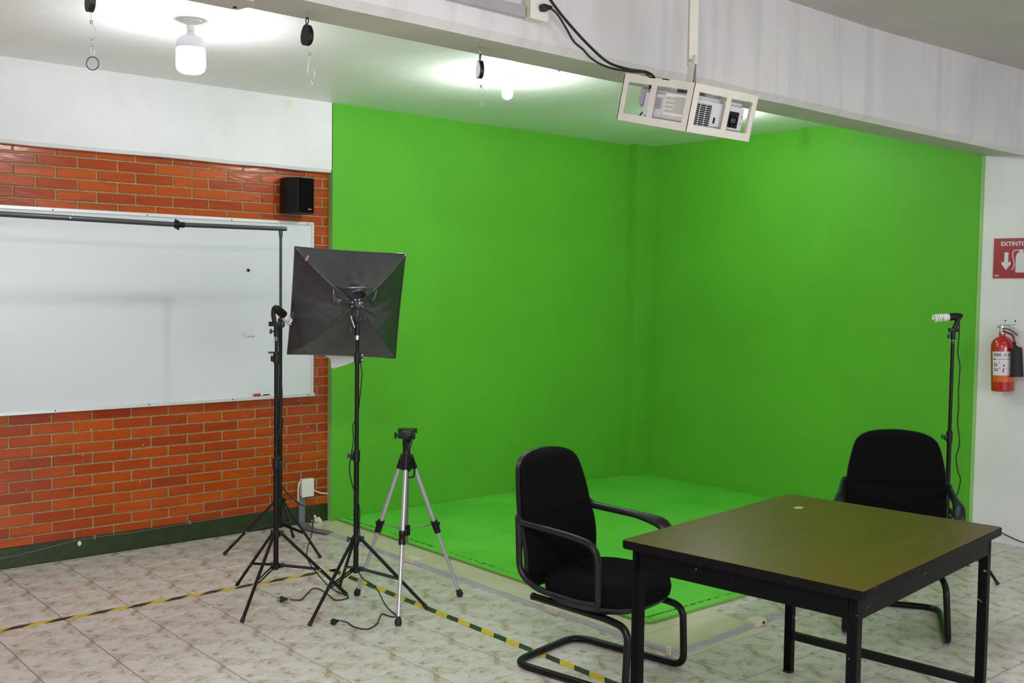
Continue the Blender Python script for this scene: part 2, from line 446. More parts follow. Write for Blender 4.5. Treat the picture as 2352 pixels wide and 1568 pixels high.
# brick wall, mortar bed with each brick a part
wb = struct(new_obj('wall_back', bx(-2.0, 3.80, YBR+0.0035, 6.7, 0, 2.47), M_mortar))
me_cache = {}
def brick_mesh(L, H_):
    k = (round(L, 3), round(H_, 3))
    if k not in me_cache:
        bm = bmesh.new(); box(bm, (0, 0.02, 0), (L, 0.04, H_), 0.003, seg=1)
        o = new_obj('brick', bm, M_brick); me_cache[k] = o.data; bpy.data.objects.remove(o)
    return me_cache[k]
nb = 0; PZ, PX, J = 0.0651, 0.2352, 0.0095
bstuff = bmesh.new()
for n in range(-1, 35):
    z0 = 0.175+PZ*n; z1 = z0+PZ-J
    z0 = max(z0, 0.118); z1 = min(z1, 2.425)
    if z1-z0 < 0.012: continue
    off = 1.831 if n % 2 else 1.706
    if n >= 26: off += 0.035
    for k in range(-4, 10):
        xa, xb = off+PX*(k-1)+J/2, off+PX*k-J/2
        xb = min(xb, 3.795)
        if xb-xa < 0.02: continue
        if xb < 1.50: continue
        if xa > 1.2 and xb < 3.62 and z0 > 0.93 and z1 < 2.04: continue   # behind the whiteboard
        o = bpy.data.objects.new('brick', brick_mesh(xb-xa, z1-z0)); S.collection.objects.link(o); o.parent = wb
        o.location = ((xa+xb)/2, YBR-rnd.uniform(0, 0.0022), (z0+z1)/2); nb += 1
for n in range(-1, 35):
    for k in range(-15, 0):
        xa, xb = 1.706-PX*(-k)-0.2+J/2+(0.12 if n % 2 else 0), 1.706-PX*(-k-1)-0.2-J/2+(0.12 if n % 2 else 0)
        if xb > 1.36 or xa < -2: continue
        z0 = 0.175+PZ*n
        box(bstuff, ((xa+xb)/2, YBR+0.02, z0+(PZ-J)/2), (xb-xa, 0.04, PZ-J))
o = new_obj('brick_field', bstuff, M_brick, wb); o['kind'] = 'stuff'
print('bricks', nb)
struct(new_obj('baseboard_back', bx(-2.0, 3.80, YBR-0.008, YBR+0.02, 0, 0.117, 0.003), M_base))
# white upper lintel over the bricks
bm = bmesh.new()
for_s = []
rr = random.Random(5)
for i in range(25):
    X = -2.0+5.785*i/24; q = rr.uniform(-0.003, 0.003)
    for_s.append([bm.verts.new(p) for p in [(X, YG, ZC+0.02), (X, YG, 2.445+q), (X, YG+0.012, 2.424+q), (X, 6.66, 2.424+q), (X, 6.66, ZC+0.02)]])
for A, B in zip(for_s, for_s[1:]):
    for k in range(5): bm.faces.new((A[k], A[(k+1) % 5], B[(k+1) % 5], B[k]))
bm.faces.new(for_s[0]); bm.faces.new(for_s[-1][::-1])
struct(new_obj('wall_back_upper', bm, M_white))
# green wall beside the bricks; its end face is paler, side light and white mixing put into the colour
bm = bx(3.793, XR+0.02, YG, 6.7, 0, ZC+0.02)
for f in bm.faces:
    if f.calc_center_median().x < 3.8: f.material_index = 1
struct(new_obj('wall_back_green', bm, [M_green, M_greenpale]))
struct(new_obj('wall_right_green', bx(XR, XR+0.15, 3.375, 6.7, 0, ZC+0.02), M_green))
struct(new_obj('wall_right', bx(XR-0.004, XR+0.15, -2.6, 3.375, 0, 3.2), M_white))
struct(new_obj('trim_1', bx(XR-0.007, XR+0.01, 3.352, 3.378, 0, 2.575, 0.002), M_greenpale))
struct(new_obj('pillar_corner', bx(6.745, XR+0.01, 6.27, 6.6, 0, ZC+0.01, 0.002), M_green))
# parts of the room the photograph does not show
struct(new_obj('wall_left', bx(-2.15, -2.0, -2.6, 6.7, 0, 3.2), M_white))
struct(new_obj('wall_front', bx(-2.15, XR+0.15, -2.75, -2.6, 0, 3.2), M_white))

# ------------------------------------------------------------------ green foam mat of interlocking pieces
mat_t = thing('foam_mat', 'green painted interlocking foam mat in the studio corner', 'mat', (3.84, 3.447, 0))
MX0, MY0, MX1, MY1, HT = 3.84, 3.447, XR-0.003, YG-0.003, 0.014
def edge(p, q, inward, tooth=0.062, dep=0.012, flip=False):
    """toothed edge points from p to q"""
    p, q = Vector(p), Vector(q); d = q-p; L = d.length; d.normalize(); n = max(2, int(L/tooth)); out = []
    inn = Vector(inward)
    for i in range(n):
        h = ((i % 2) == 0) != flip
        o_ = inn*(dep/2 if h else -dep/2)
        out.append(p+d*(L*i/n+0.0008)+o_); out.append(p+d*(L*(i+1)/n-0.0008)+o_)
    return out
def foam(pts, name):
    bm = bmesh.new(); prism(bm, [(v[0], v[1]) for v in pts], (0, 0, 0.0005), (1, 0, 0), (0, 1, 0), (0, 0, 1), HT)
    bm.normal_update()
    for f in bm.faces:
        if abs(f.normal.z) < 0.5: f.material_index = 1
    return new_obj(name, bm, [M_foam, M_foamedge], mat_t, world=True)
BW = 0.06
xs = [MX0+BW]; 
while xs[-1] < MX1-0.3: xs.append(min(xs[-1]+0.605, MX1))
if xs[-1] < MX1: xs.append(MX1)
ys = [MY0+BW]
while ys[-1] < MY1-0.3: ys.append(min(ys[-1]+0.605, MY1))
if ys[-1] < MY1: ys.append(MY1)
G_ = 0.0012
for i in range(len(xs)-1):
    for j in range(len(ys)-1):
        x0, x1, y0, y1 = xs[i]+G_, xs[i+1]-G_, ys[j]+G_, ys[j+1]-G_
        pts = []
        pts += edge((x0, y0), (x1, y0), (0, 1))
        pts += edge((x1, y0), (x1, y1), (-1, 0), flip=True) if i < len(xs)-2 else [Vector((x1, y0)), Vector((x1, y1))]
        pts += edge((x1, y1), (x0, y1), (0, -1), flip=True)if j < len(ys)-2 else [Vector((x1, y1)), Vector((x0, y1))]
        pts += edge((x0, y1), (x0, y0), (1, 0))
        # avoid duplicate points at corners
        cl = [pts[0]]
        for p in pts[1:]:
            if (p-cl[-1]).length > 1e-4: cl.append(p)
        foam(cl, 'foam_tile')
rc = [Vector((MX0+0.05-0.05*math.cos(t), MY0+0.05-0.05*math.sin(t))) for t in [k*PI/12 for k in range(7)]]
foam([Vector((MX0, MY1))]+[p for p in rc if 1] + [Vector((MX0+BW-G_, MY0))] + edge((MX0+BW-G_, MY0+0.01), (MX0+BW-G_, MY1), (1, 0), flip=True)[1:], 'edge_strip')
foam([Vector((MX0+BW+G_, MY0)), Vector((MX1, MY0))] + edge((MX1, MY0+BW-G_), (MX0+BW+G_, MY0+BW-G_), (0, 1), flip=True), 'edge_strip')

# ------------------------------------------------------------------ floor tape, raceway
def hazard(name, p, q, width, label, period, phase, slant):
    p, q = Vector(p), Vector(q); L = (q-p).length; d = (q-p).normalized()
    bm = bmesh.new(); box(bm, (L/2, 0, 0.0006), (L, width, 0.0012))
    o = new_obj(name, bm, tape_mat(name+' print', period, phase, slant))
    o.location = (p.x, p.y, 0.0006); o.rotation_euler = (0, 0, math.atan2(d.y, d.x)); return tag(o, label, 'tape')
hazard('hazard_tape', (-0.6, 5.33, 0), (3.17, 5.262, 0), 0.040, 'yellow and black striped tape across the floor parallel to the brick wall', 0.195, 0.30, -1.6)
hazard('hazard_tape', (3.142, 5.275, 0), (3.165, 2.2, 0), 0.042, 'yellow and black striped tape running towards the left chair base', 0.183, 0.45, 1.0)

def raceway(p, q, label, g='grey floor raceways'):
    p, q = Vector(p), Vector(q); d = (q-p).normalized(); s = Vector((-d.y, d.x, 0)); L = (q-p).length
    prof = [(-0.024, 0), (-0.022, 0.004), (-0.013, 0.011), (0.013, 0.011), (0.022, 0.004), (0.024, 0)]
    bm = bmesh.new(); prism(bm, prof, p, s, (0, 0, 1), d, L)
    return tag(new_obj('cable_raceway', bm, M_raceway), label, 'cable raceway', g)
raceway((3.585, 6.05, 0), (3.605, 5.17, 0), 'grey floor raceway between the outlet and the first cream junction box')
raceway((3.605, 5.08, 0), (3.618, 3.93, 0), 'grey floor raceway behind the silver tripod')
raceway((3.622, 3.84, 0), (3.640, 3.085, 0), 'grey floor raceway passing behind the left chair')
raceway((3.655, 3.087, 0), (4.235, 3.118, 0), 'grey floor raceway from its corner to the cream box under the table edge')
raceway((4.32, 3.122, 0), (4.90, 3.15, 0), 'grey floor raceway seen under the table beyond the cream box')
def jbox(x, y, rz, label):
    t = thing('junction_box', label, 'junction box', (x, y, 0), rz, 'cream floor junction boxes')
    bm = bmesh.new(); box(bm, (0, 0, 0.014), (0.085, 0.062, 0.028), 0.003); new_obj('box_base', bm, M_cream, t)
    bm = bmesh.new(); box(bm, (0, 0, 0.029), (0.08, 0.057, 0.003), 0.001); new_obj('lid', bm, M_cream, t)
    bm = bmesh.new(); lathe(bm, [(0.009, 0), (0.009, 0.002), (0, 0.002)], (0.02, -0.0305, 0.014), 12, Matrix.Rotation(PI/2, 3, 'X')); new_obj('knockout', bm, M_dark, t)
jbox(3.610, 5.125, PI/2, 'cream junction box on the floor raceway behind the silver tripod')
jbox(3.622, 3.885, PI/2, 'cream junction box on the raceway behind the left chair')
jbox(4.277, 3.121, 0.05, 'cream junction box on the raceway under the table edge')
bm = bmesh.new(); box(bm, (3.60, 3.10, 0.02), (0.012, 0.02, 0.04), 0.002, Matrix.Rotation(0.4, 3, 'Z')); tag(new_obj('tape_scrap', bm, M_cream), 'small cream strip sticking up at the raceway corner', 'scrap')

# duct tape over the cable from outlet to raceway
bm = bmesh.new(); quadstrip(bm, smoothpath([(3.575, 6.40, 0.012), (3.56, 6.30, 0.006), (3.545, 6.2, 0.01), (3.56, 6.10, 0.014), (3.585, 6.03, 0.013)], 5), 0.075, th=0.0015)
tag(new_obj('duct_tape', bm, M_duct), 'crumpled grey duct tape on the floor below the wall outlet', 'tape')
bm = bmesh.new(); rr = random.Random(2)
for k in range(7):
    bmesh.ops.create_icosphere(bm, subdivisions=1, radius=rr.uniform(0.008, 0.02), matrix=Matrix.Translation((3.69+rr.uniform(-.03, .03), 6.405+rr.uniform(-.008, .01), 0.012+rr.uniform(-.006, .03))))
tag(new_obj('plaster_crumb', bm, M_cream), 'broken cream plaster crumb against the dark green baseboard', 'debris')

# ------------------------------------------------------------------ whiteboard
WX0, WX1, WZ0, WZ1 = 0.20, 3.655, 0.898, 2.072
WY = YBR-0.022
wbt = thing('whiteboard', 'large wall whiteboard with thin aluminium frame on the brick wall', 'whiteboard', (WX0, YBR, WZ0))
new_obj('panel', bx(WX0, WX1, WY, YBR-0.003, WZ0, WZ1), M_board, wbt, world=True)
def rail(x0, x1, z0, z1, y0=WY-0.008):
    new_obj('frame_rail', bx(x0, x1, y0, YBR-0.002, z0, z1, 0.0015), M_boardfr, wbt, world=True)
rail(WX0, WX1+0.008, WZ1-0.014, WZ1+0.006); rail(WX1-0.008, WX1+0.010, WZ0-0.004, WZ1-0.0145)
rail(WX0, WX1+0.014, WZ0-0.012, WZ0+0.010, WY-0.022); rail(WX0-0.01, WX0+0.01, WZ0+0.0105, WZ1-0.0145)
for k in range(7):
    for z, y in ((WZ1-0.006, WY-0.008), (WZ0+0.001, WY-0.022)):
        bm = bmesh.new(); lathe(bm, [(0.004, 0), (0.004, 0.0015), (0, 0.0025)], (1.97+k*0.555-0.02 if k < 4 else 1.97-(k-3)*0.555, y, z), 10, Matrix.Rotation(PI/2, 3, 'X'))
        new_obj('screw', bm, M_dark, wbt, world=True)
bm = bmesh.new(); box(bm, (3.178, WY-0.005, 1.742), (0.020, 0.010, 0.018), 0.003, Matrix.Rotation(0.6, 3, 'Y')); tag(new_obj('magnet', bm, M_black), 'tiny black magnet stuck on the whiteboard', 'magnet')
# faint handwriting
strokes = [[(0, .92), (.14, .98), (.24, .8), (.22, .55), (.12, .42), (.02, .5)], [(.26, .78), (.42, .76)], [(.3, .62), (.36, .60)], [(.74, .98), (.62, 1.0), (.50, .75), (.46, .45), (.54, .22), (.68, .28)],
           [(.78, .52), (.70, .42), (.74, .28), (.84, .46), (.84, .30)], [(.90, .28), (.92, .48), (.98, .34), (1.02, .48), (1.06, .30)], [(1.18, .46), (1.10, .38), (1.14, .24), (1.24, .34)], [(1.27, .82), (1.25, .24), (1.34, .22), (1.38, .40), (1.30, .42)], [(1.44, .26), (1.46, .44), (1.56, .42)]]
bm = bmesh.new()
for s_ in strokes:
    quadstrip(bm, [(3.125+p[0]*0.067, WY-0.0002, 1.285+p[1]*0.055) for p in smoothpath([(a, b, 0) for a, b in s_], 4)], 0.0022, (0, -1, 0), 0.0004)
new_obj('handwriting', bm, M_redink, wbt, world=True)
for cx, cz, rr_ in ((3.10, 1.86, 0.006), (3.09, 1.90, 0.004), (3.15, 1.82, 0.003)):
    bm = bmesh.new()
    quadstrip(bm, [(cx+rr_*math.cos(t), WY-0.0002, cz+rr_*math.sin(t)) for t in [k*PI/5 for k in range(6)]], 0.002, (0, -1, 0), 0.0004)
    new_obj('ink_speck', bm, M_redink, wbt, world=True)
# marker on the lower rail
mk = thing('marker_pen', 'red capped white marker lying on the whiteboard lower rail', 'marker', (3.21, WY-0.016, 0.918))
rx = Matrix.Rotation(PI/2, 3, 'Y')
bm = bmesh.new(); lathe(bm, [(0, 0), (0.006, 0.002), (0.0085, 0.006), (0.0085, 0.048), (0, 0.048)], (0, 0, 0), 12, rx); new_obj('cap', bm, M_red, mk, 'all')
bm = bmesh.new(); lathe(bm, [(0, 0.048), (0.0082, 0.048), (0.0082, 0.125), (0.007, 0.130), (0, 0.130)], (0, 0, 0), 12, rx); new_obj('barrel', bm, M_whitepl, mk, 'all')
bm = bmesh.new(); box(bm, (0.09, -0.0083, 0), (0.05, 0.0008, 0.007)); new_obj('print_band', bm, M_dark, mk)

# ------------------------------------------------------------------ speaker on the bricks
sp = thing('wall_speaker', 'black speaker hung on the bricks above the whiteboard corner', 'speaker', (3.46, YBR, 2.13))
bm = bmesh.new(); prism(bm, [(-0.085, 0), (-0.085, -0.085), (-0.04, -0.165), (0.078, -0.165), (0.100, -0.10), (0.100, 0)], (3.498, YBR-0.015, 2.126), (1, 0, 0), (0, 1, 0), (0, 0, 1), 0.236)
bmesh.ops.bevel(bm, geom=list(bm.edges), offset=0.003, segments=1, affect='EDGES'); new_obj('cabinet', bm, mat('speaker vinyl', srgb(14, 12, 15), 0.55, spec=0.3), sp, world=True)
bm = bmesh.new(); box(bm, (3.517, YBR-0.183, 2.244), (0.112, 0.006, 0.222), 0.002); new_obj('grille', bm, mat('speaker grille cloth', srgb(5, 6, 7), 0.9, spec=0.1), sp, world=True)
bm = bmesh.new(); box(bm, (3.540, YBR-0.1868, 2.153), (0.026, 0.0015, 0.0055)); new_obj('badge', bm, M_chrome, sp, world=True)
bm = bmesh.new(); box(bm, (3.52, YBR-0.01, 2.24), (0.05, 0.03, 0.05)); new_obj('bracket', bm, M_blackm, sp, world=True)

# ------------------------------------------------------------------ wall outlet with cables
ot = thing('wall_outlet', 'white surface outlet box with two sockets low on the bricks', 'outlet', (3.617, YBR, 0.25))
new_obj('back_box', bx(3.575, 3.662, YBR-0.038, YBR, 0.193, 0.314, 0.003), M_whitepl, ot, world=True)
new_obj('cover_plate', bx(3.573, 3.664, YBR-0.043, YBR-0.038, 0.191, 0.316, 0.002), M_whitepl, ot, world=True)
for z in (0.279, 0.229):
    s = new_obj('socket', bx(3.600, 3.638, YBR-0.0445, YBR-0.043, z-0.016, z+0.016, 0.0006), M_whitepl, ot, world=True)
    for dx, dz in ((-0.006, -0.002), (0.006, -0.002), (0, 0.008)):
        new_obj('slot', bx(3.618+dx-0.0012, 3.618+dx+0.0012, YBR-0.0452, YBR-0.0445, z+dz-0.003, z+dz+0.003), M_dark, s)
bm = bmesh.new(); tube(bm, smoothpath([(3.574, YBR-0.02, 0.295), (3.562, YBR-0.02, 0.29), (3.556, YBR-0.018, 0.26), (3.557, YBR-0.012, 0.19), (3.562, YBR-0.012, 0.16)], 5), 0.006, 8); tag(new_obj('white_cable', bm, M_whitepl, None, 'all'), 'short white cable looping down the left side of the wall outlet', 'cable')
bm = bmesh.new(); tube(bm, smoothpath([(3.664, YBR-0.02, 0.235), (3.70, YBR-0.012, 0.215), (3.74, YBR-0.01, 0.198), (3.792, YBR-0.012, 0.190)], 5), 0.005, 8); tag(new_obj('white_cable', bm, M_whitepl, None, 'all'), 'white cable from the wall outlet to the green wall edge', 'cable')
bm = bmesh.new(); box(bm, (3.585, YBR-0.012, 0.097), (0.046, 0.02, 0.19), 0.004); tag(new_obj('cable_duct', bm, M_duct), 'grey taped duct strip from wall outlet down to the floor', 'cable duct')
# thin wire and clips along the baseboard
pts = [(-0.5, 0.05), (1.2, 0.065), (1.65, 0.066), (1.9, 0.088), (2.06, 0.108), (2.25, 0.112), (2.5, 0.110), (2.8, 0.119), (3.0, 0.121), (3.25, 0.13), (3.45, 0.165), (3.555, 0.185)]
wt = thing('baseboard_wire', 'thin pale wire clipped along the dark green baseboard', 'cable', (1.6, YBR-0.01, 0.08))
bm = bmesh.new(); tube(bm, smoothpath([(x, YBR-0.012, z) for x, z in pts], 6), 0.0018, 6); new_obj('wire', bm, M_duct, wt, 'all', world=True)
for x, z in ((2.18, 0.112), (2.78, 0.122)): new_obj('wire_clip', bx(x-0.006, x+0.006, YBR-0.016, YBR-0.008, z-0.012, z+0.012, 0.001), M_duct, wt, world=True)
bm = bmesh.new(); bmesh.ops.create_icosphere(bm, subdivisions=2, radius=0.016, matrix=Matrix.Translation((2.09, YBR-0.015, 0.088)) @ Matrix.Diagonal((0.8, 0.5, 1, 1)))
new_obj('plaster_dab', bm, M_cream, wt, world=True)

# ------------------------------------------------------------------ ceiling bulbs
M_bulb1 = mat('lit lamp globe one', (1, 1, 1, 1), 0.5, emit=((0.93, 0.95, 1.0, 1), BULB1))
M_bulb2 = mat('lit lamp globe two', (1, 1, 1, 1), 0.5, emit=((0.93, 1.0, 0.96, 1), BULB2))
M_bulb3 = mat('lit lamp globe three', (1, 1, 1, 1), 0.5, emit=((0.95, 1.0, 0.97, 1), BULB3))
M_porc = mat('white lamp holder', srgb(232, 232, 230), 0.3)
def rev(prof): return [(r, -z) for r, z in prof]
b1 = thing('ceiling_bulb', 'big cylindrical LED bulb lit on the ceiling above the whiteboard', 'light bulb', (2.118, 4.866, ZC))
bm = bmesh.new(); lathe(bm, rev([(0.054, 0), (0.054, 0.006), (0.050, 0.012), (0.028, 0.018), (0.020, 0.024), (0.0185, 0.05), (0, 0.05)]), segs=28); new_obj('ceiling_rose', bm, M_porc, b1, True)
bm = bmesh.new(); lathe(bm, rev([(0.0165, 0.05), (0.0165, 0.058), (0.022, 0.07), (0.055, 0.086), (0.065, 0.10), (0.066, 0.135), (0, 0.135)]), segs=36); new_obj('heat_sink', bm, mat('bulb body white plastic', srgb(214, 212, 220), 0.4), b1, True)
bm = bmesh.new(); lathe(bm, rev([(0.0655, 0.1352), (0.0670, 0.145), (0.0685, 0.215), (0.063, 0.235), (0.048, 0.247), (0, 0.252)]), segs=28); new_obj('diffuser_globe', bm, M_bulb1, b1, 'all')
def small_bulb(x, y, label, m):
    b = thing('ceiling_bulb', label, 'light bulb', (x, y, ZC))
    bm = bmesh.new(); lathe(bm, rev([(0.056, 0), (0.056, 0.008), (0.050, 0.016), (0.030, 0.020), (0.021, 0.024), (0.020, 0.046), (0, 0.046)]), segs=28); new_obj('ceiling_rose', bm, M_porc, b, True)
    bm = bmesh.new(); lathe(bm, rev([(0.017, 0.046), (0.017, 0.056), (0, 0.056)]), segs=20); new_obj('socket_collar', bm, M_chrome, b, True)
    bm = bmesh.new(); lathe(bm, rev([(0.018, 0.056), (0.028, 0.064), (0.031, 0.085), (0.031, 0.118), (0.024, 0.134), (0.010, 0.142), (0, 0.143)]), segs=24); new_obj('glass_bulb', bm, m, b, 'all')
small_bulb(4.034, 4.802, 'small lit bulb on the ceiling in front of the green wall', M_bulb2)
small_bulb(5.95, 4.78, 'lit bulb near the right green wall, mostly hidden behind the projector', M_bulb3)

# ------------------------------------------------------------------ retractable reels hanging from the soffit
def reel(x, y, zt, label, cordx, with_ring, rotz, front, drop, clasp):
    t = thing('key_reel', label, 'key reel', (x, y, 2.578), rotz, 'key reels hanging from the beam')
    z = zt - 2.578
    bm = bmesh.new(); lathe(bm, [(0.008, 0), (0.008, -0.002), (0.0015, -0.003), (0.0015, -0.014), (0, -0.014)], segs=10); new_obj('eye_screw', bm, M_wire, t, True)
    bm = bmesh.new(); tube(bm, [(0.007*math.sin(a), 0, z+0.022+(-(z)-0.034)*0.5*(1+math.cos(a))) for a in [k*2*PI/16 for k in range(16)]], 0.0013, 6, closed=True); new_obj('snap_hook', bm, M_wire, t, 'all')
    bm = bmesh.new(); tube(bm, [(0.009*math.sin(a), 0, z+0.012+0.011*math.cos(a)) for a in [k*2*PI/14 for k in range(14)]], 0.0022, 6, closed=True); new_obj('loop', bm, M_black, t, 'all')
    prof = [(0.032*math.sin(a)*(1-0.18*math.cos(a)), -0.036+0.035*math.cos(a)) for a in [k*2*PI/22 for k in range(22)]]
    bm = bmesh.new(); prism(bm, prof, (0, -0.008, z), (1, 0, 0), (0, 0, 1), (0, 1, 0), 0.016); bmesh.ops.bevel(bm, geom=[e for e in bm.edges if len(e.link_faces) == 2 and e.calc_face_angle(0) > 1], offset=0.003, segments=2, affect='EDGES')
    body = new_obj('reel_body', bm, M_black, t, True)
    if front:
        bm = bmesh.new(); prism(bm, [(p[0]*0.86, (p[1]+0.036)*0.86-0.036) for p in prof], (0, -0.0092, z), (1, 0, 0), (0, 0, 1), (0, 1, 0), 0.0012); new_obj('face_disc', bm, M_whitepl, body)
    bm = bmesh.new(); tube(bm, smoothpath([(0, 0, z-0.07), (0.002, 0, z-0.085), (cordx*0.5, 0, z-0.10)], 5), 0.0009, 6); lathe(bm, [(0, 0.005), (0.0045, 0.004), (0.0045, -0.004), (0, -0.005)], (cordx*0.5, 0, z-0.10), 10)
    ze = z-0.07-drop
    for s in (1, -1):
        tube(bm, smoothpath([(cordx*0.5, 0, z-0.103), (cordx*0.6+s*0.011+0.003, 0, z-0.103-(drop-0.033)*0.55), (cordx*0.9+s*0.009, 0, z-0.103-(drop-0.033)*0.85), (cordx, 0, ze)], 6), 0.0007, 5)
    TR_ = Matrix.Rotation(-0.706-rotz, 4, 'Z'); bmesh.ops.transform(bm, matrix=TR_, verts=bm.verts); new_obj('cord', bm, M_wire, t, 'all')
    bm = bmesh.new(); lathe(bm, [(0, 0), (0.003, -0.002), (0.003, -0.008), (0.0015, -0.010), (0.003, -0.012), (0.003, -0.018), (0, -0.020)], (cordx, 0, ze), 8)
    tube(bm, [(cordx+0.0055*math.sin(a), 0, ze-0.018-clasp*0.5+clasp*0.5*math.cos(a)) for a in [k*2*PI/14 for k in range(14)]], 0.0009, 5, closed=True); bmesh.ops.transform(bm, matrix=TR_, verts=bm.verts); new_obj('swivel_clasp', bm, M_wire, t, 'all')
    if with_ring:
        bm = bmesh.new(); tube(bm, [(cordx+0.018*math.sin(a), 0, ze-0.018-clasp-0.018+0.019*math.cos(a)) for a in [k*2*PI/28 for k in range(28)]], 0.0016, 6, closed=True); bmesh.ops.transform(bm, matrix=TR_, verts=bm.verts); new_obj('split_ring', bm, M_ring, t, 'all')
reel(1.085, 3.20, 2.515, 'black key reel with an empty split ring, left of the LED bulb', 0.006, True, -1.65, False, 0.080, 0.034)
reel(1.809, 3.212, 2.533, 'black faced key reel hanging right of the big LED bulb', 0.018, False, -1.60, False, 0.117, 0.010)
reel(2.569, 3.225, 2.528, 'key reel with white face hanging near the small ceiling bulb', 0.010, False, -1.95, True, 0.064, 0.028)
# small metal stub on beam underside
bm = bmesh.new(); tube(bm, [(3.02, 3.28, 2.578), (3.03, 3.285, 2.565), (3.045, 3.285, 2.560)], 0.002, 6); tag(new_obj('ceiling_hook', bm, M_wire), 'small bent hook under the beam beside the projector cage', 'hook')
# steel mounting tray under the soffit at the top of the picture
tr = thing('steel_tray', 'grey steel tray bracket under the beam at the top edge', 'bracket', (1.2, 3.2, 2.56))
bm = bmesh.new(); prism(bm, [(1.25, 3.13), (1.575, 3.135), (1.60, 3.18), (1.585, 3.275), (1.25, 3.275)], (0, 0, 2.552), (1, 0, 0), (0, 1, 0), (0, 0, 1), 0.004); new_obj('tray_plate', bm, M_soffit, tr, world=True)
bm = bmesh.new(); box(bm, (1.41, 3.14, 2.565), (0.32, 0.012, 0.024)); new_obj('tray_lip', bm, M_cage, tr, world=True)
bm = bmesh.new(); box(bm, (1.42, 3.20, 2.567), (0.33, 0.02, 0.024)); new_obj('tray_spine', bm, M_cage, tr, world=True)
for x in (1.56, 1.35):
    bm = bmesh.new(); lathe(bm, [(0.006, 0), (0.006, -0.004), (0, -0.005)], (x, 3.24, 2.552), 8); new_obj('bolt', bm, M_blackm, tr, world=True)

# ------------------------------------------------------------------ beam face: raceway, receptacle, cords
FY = lambda X: 3.030+0.0195*X
bm = bmesh.new(); prism(bm, [(0, 0.0), (0.026, 0.0), (0.026, 0.042), (0, 0.042)], (0.2, FY(0.2), 2.675), (0, -1, 0), (0, 0, 1), (2.450, 0.048, 0), 1.0)
tag(new_obj('wall_raceway', bm, M_raceway), 'square grey raceway along the beam face ending at the receptacle', 'cable raceway')
RS = -0.014
rb = thing('beam_receptacle', 'cream receptacle box with a black plug on the beam face', 'outlet', (2.72, FY(2.72), 2.74))
yb_ = FY(2.72)
new_obj('back_box', bx(2.675+RS, 2.760+RS, yb_-0.045, yb_, 2.672, 2.80, 0.003), M_cream, rb, world=True)
new_obj('cover_plate', bx(2.672+RS, 2.763+RS, yb_-0.050, yb_-0.045, 2.669, 2.803, 0.002), M_whitepl, rb, world=True)
for z in (2.765, 2.715):
    bm = bmesh.new(); lathe(bm, [(0.017, 0), (0.017, 0.002), (0, 0.002)], (2.717+RS, yb_-0.050, z), 20, Matrix.Rotation(PI/2, 3, 'X')); s = new_obj('socket', bm, M_whitepl, rb, world=True)
    for dx in (-0.005, 0.005): new_obj('slot', bx(2.717+RS+dx-0.001, 2.717+RS+dx+0.001, yb_-0.0532, yb_-0.052, z-0.004, z+0.004), M_dark, s, world=False).location = -Vector((2.72, FY(2.72), 2.74))
pc = thing('projector_power_cord', 'black power cord plugged into the beam receptacle, drooping to the projector', 'cable', (2.72, yb_-0.06, 2.715))
bm = bmesh.new(); box(bm, (2.708, yb_-0.067, 2.712), (0.028, 0.030, 0.026), 0.006, Matrix.Rotation(-0.3, 3, 'Z')); box(bm, (2.726, yb_-0.078, 2.714), (0.022, 0.018, 0.016), 0.005); new_obj('plug', bm, M_rubber, pc, True, world=True)
cagep = lambda u, v, w_: Vector((2.985, 2.5, 2.398)) + Vector((1.0, 0.0, 0.0))*u + Vector((0, 0.973, 0.23))*v + Vector((0, 0.23, -0.973))*w_
bm = bmesh.new(); tube(bm, smoothpath([(2.728, yb_-0.080, 2.714), (2.763, 3.0, 2.695), (2.809, 3.0, 2.652), (2.852, 3.0, 2.607), (2.904, 3.0, 2.583), (2.941, 3.0, 2.560), (2.989, 2.99, 2.539), (3.014, 2.94, 2.517), (3.03, 2.86, 2.497), (3.035, 2.79, 2.482), (3.04, 2.775, 2.45), (3.04, 2.77, 2.42)], 7), 0.0042, 8); new_obj('cord', bm, M_rubber, pc, 'all', world=True)
pc2 = thing('signal_cable', 'thick black cable sagging across the beam face into the cage', 'cable', (2.83, yb_-0.05, 2.85))
bm = bmesh.new(); tube(bm, smoothpath([(2.66, 3.03, 2.90), (2.70, 3.03, 2.81), (2.755, 3.03, 2.752), (2.837, 3.03, 2.690), (2.957, 3.03, 2.617), (3.06, 3.02, 2.562), (3.095, 2.95, 2.530), (3.07, 2.85, 2.503), (3.055, 2.80, 2.488), (3.07, 2.78, 2.47), (3.075, 2.77, 2.43)], 7), 0.0055, 8); new_obj('cord', bm, M_rubber, pc2, 'all', world=True)
bm = bmesh.new(); tube(bm, smoothpath([(2.690, yb_-0.035, 2.86), (2.684, yb_-0.03, 2.78), (2.668, yb_-0.026, 2.725)], 5), 0.007, 8); tag(new_obj('raceway_cable', bm, M_rubber, None, 'all'), 'short black cable entering the raceway beside the receptacle', 'cable')

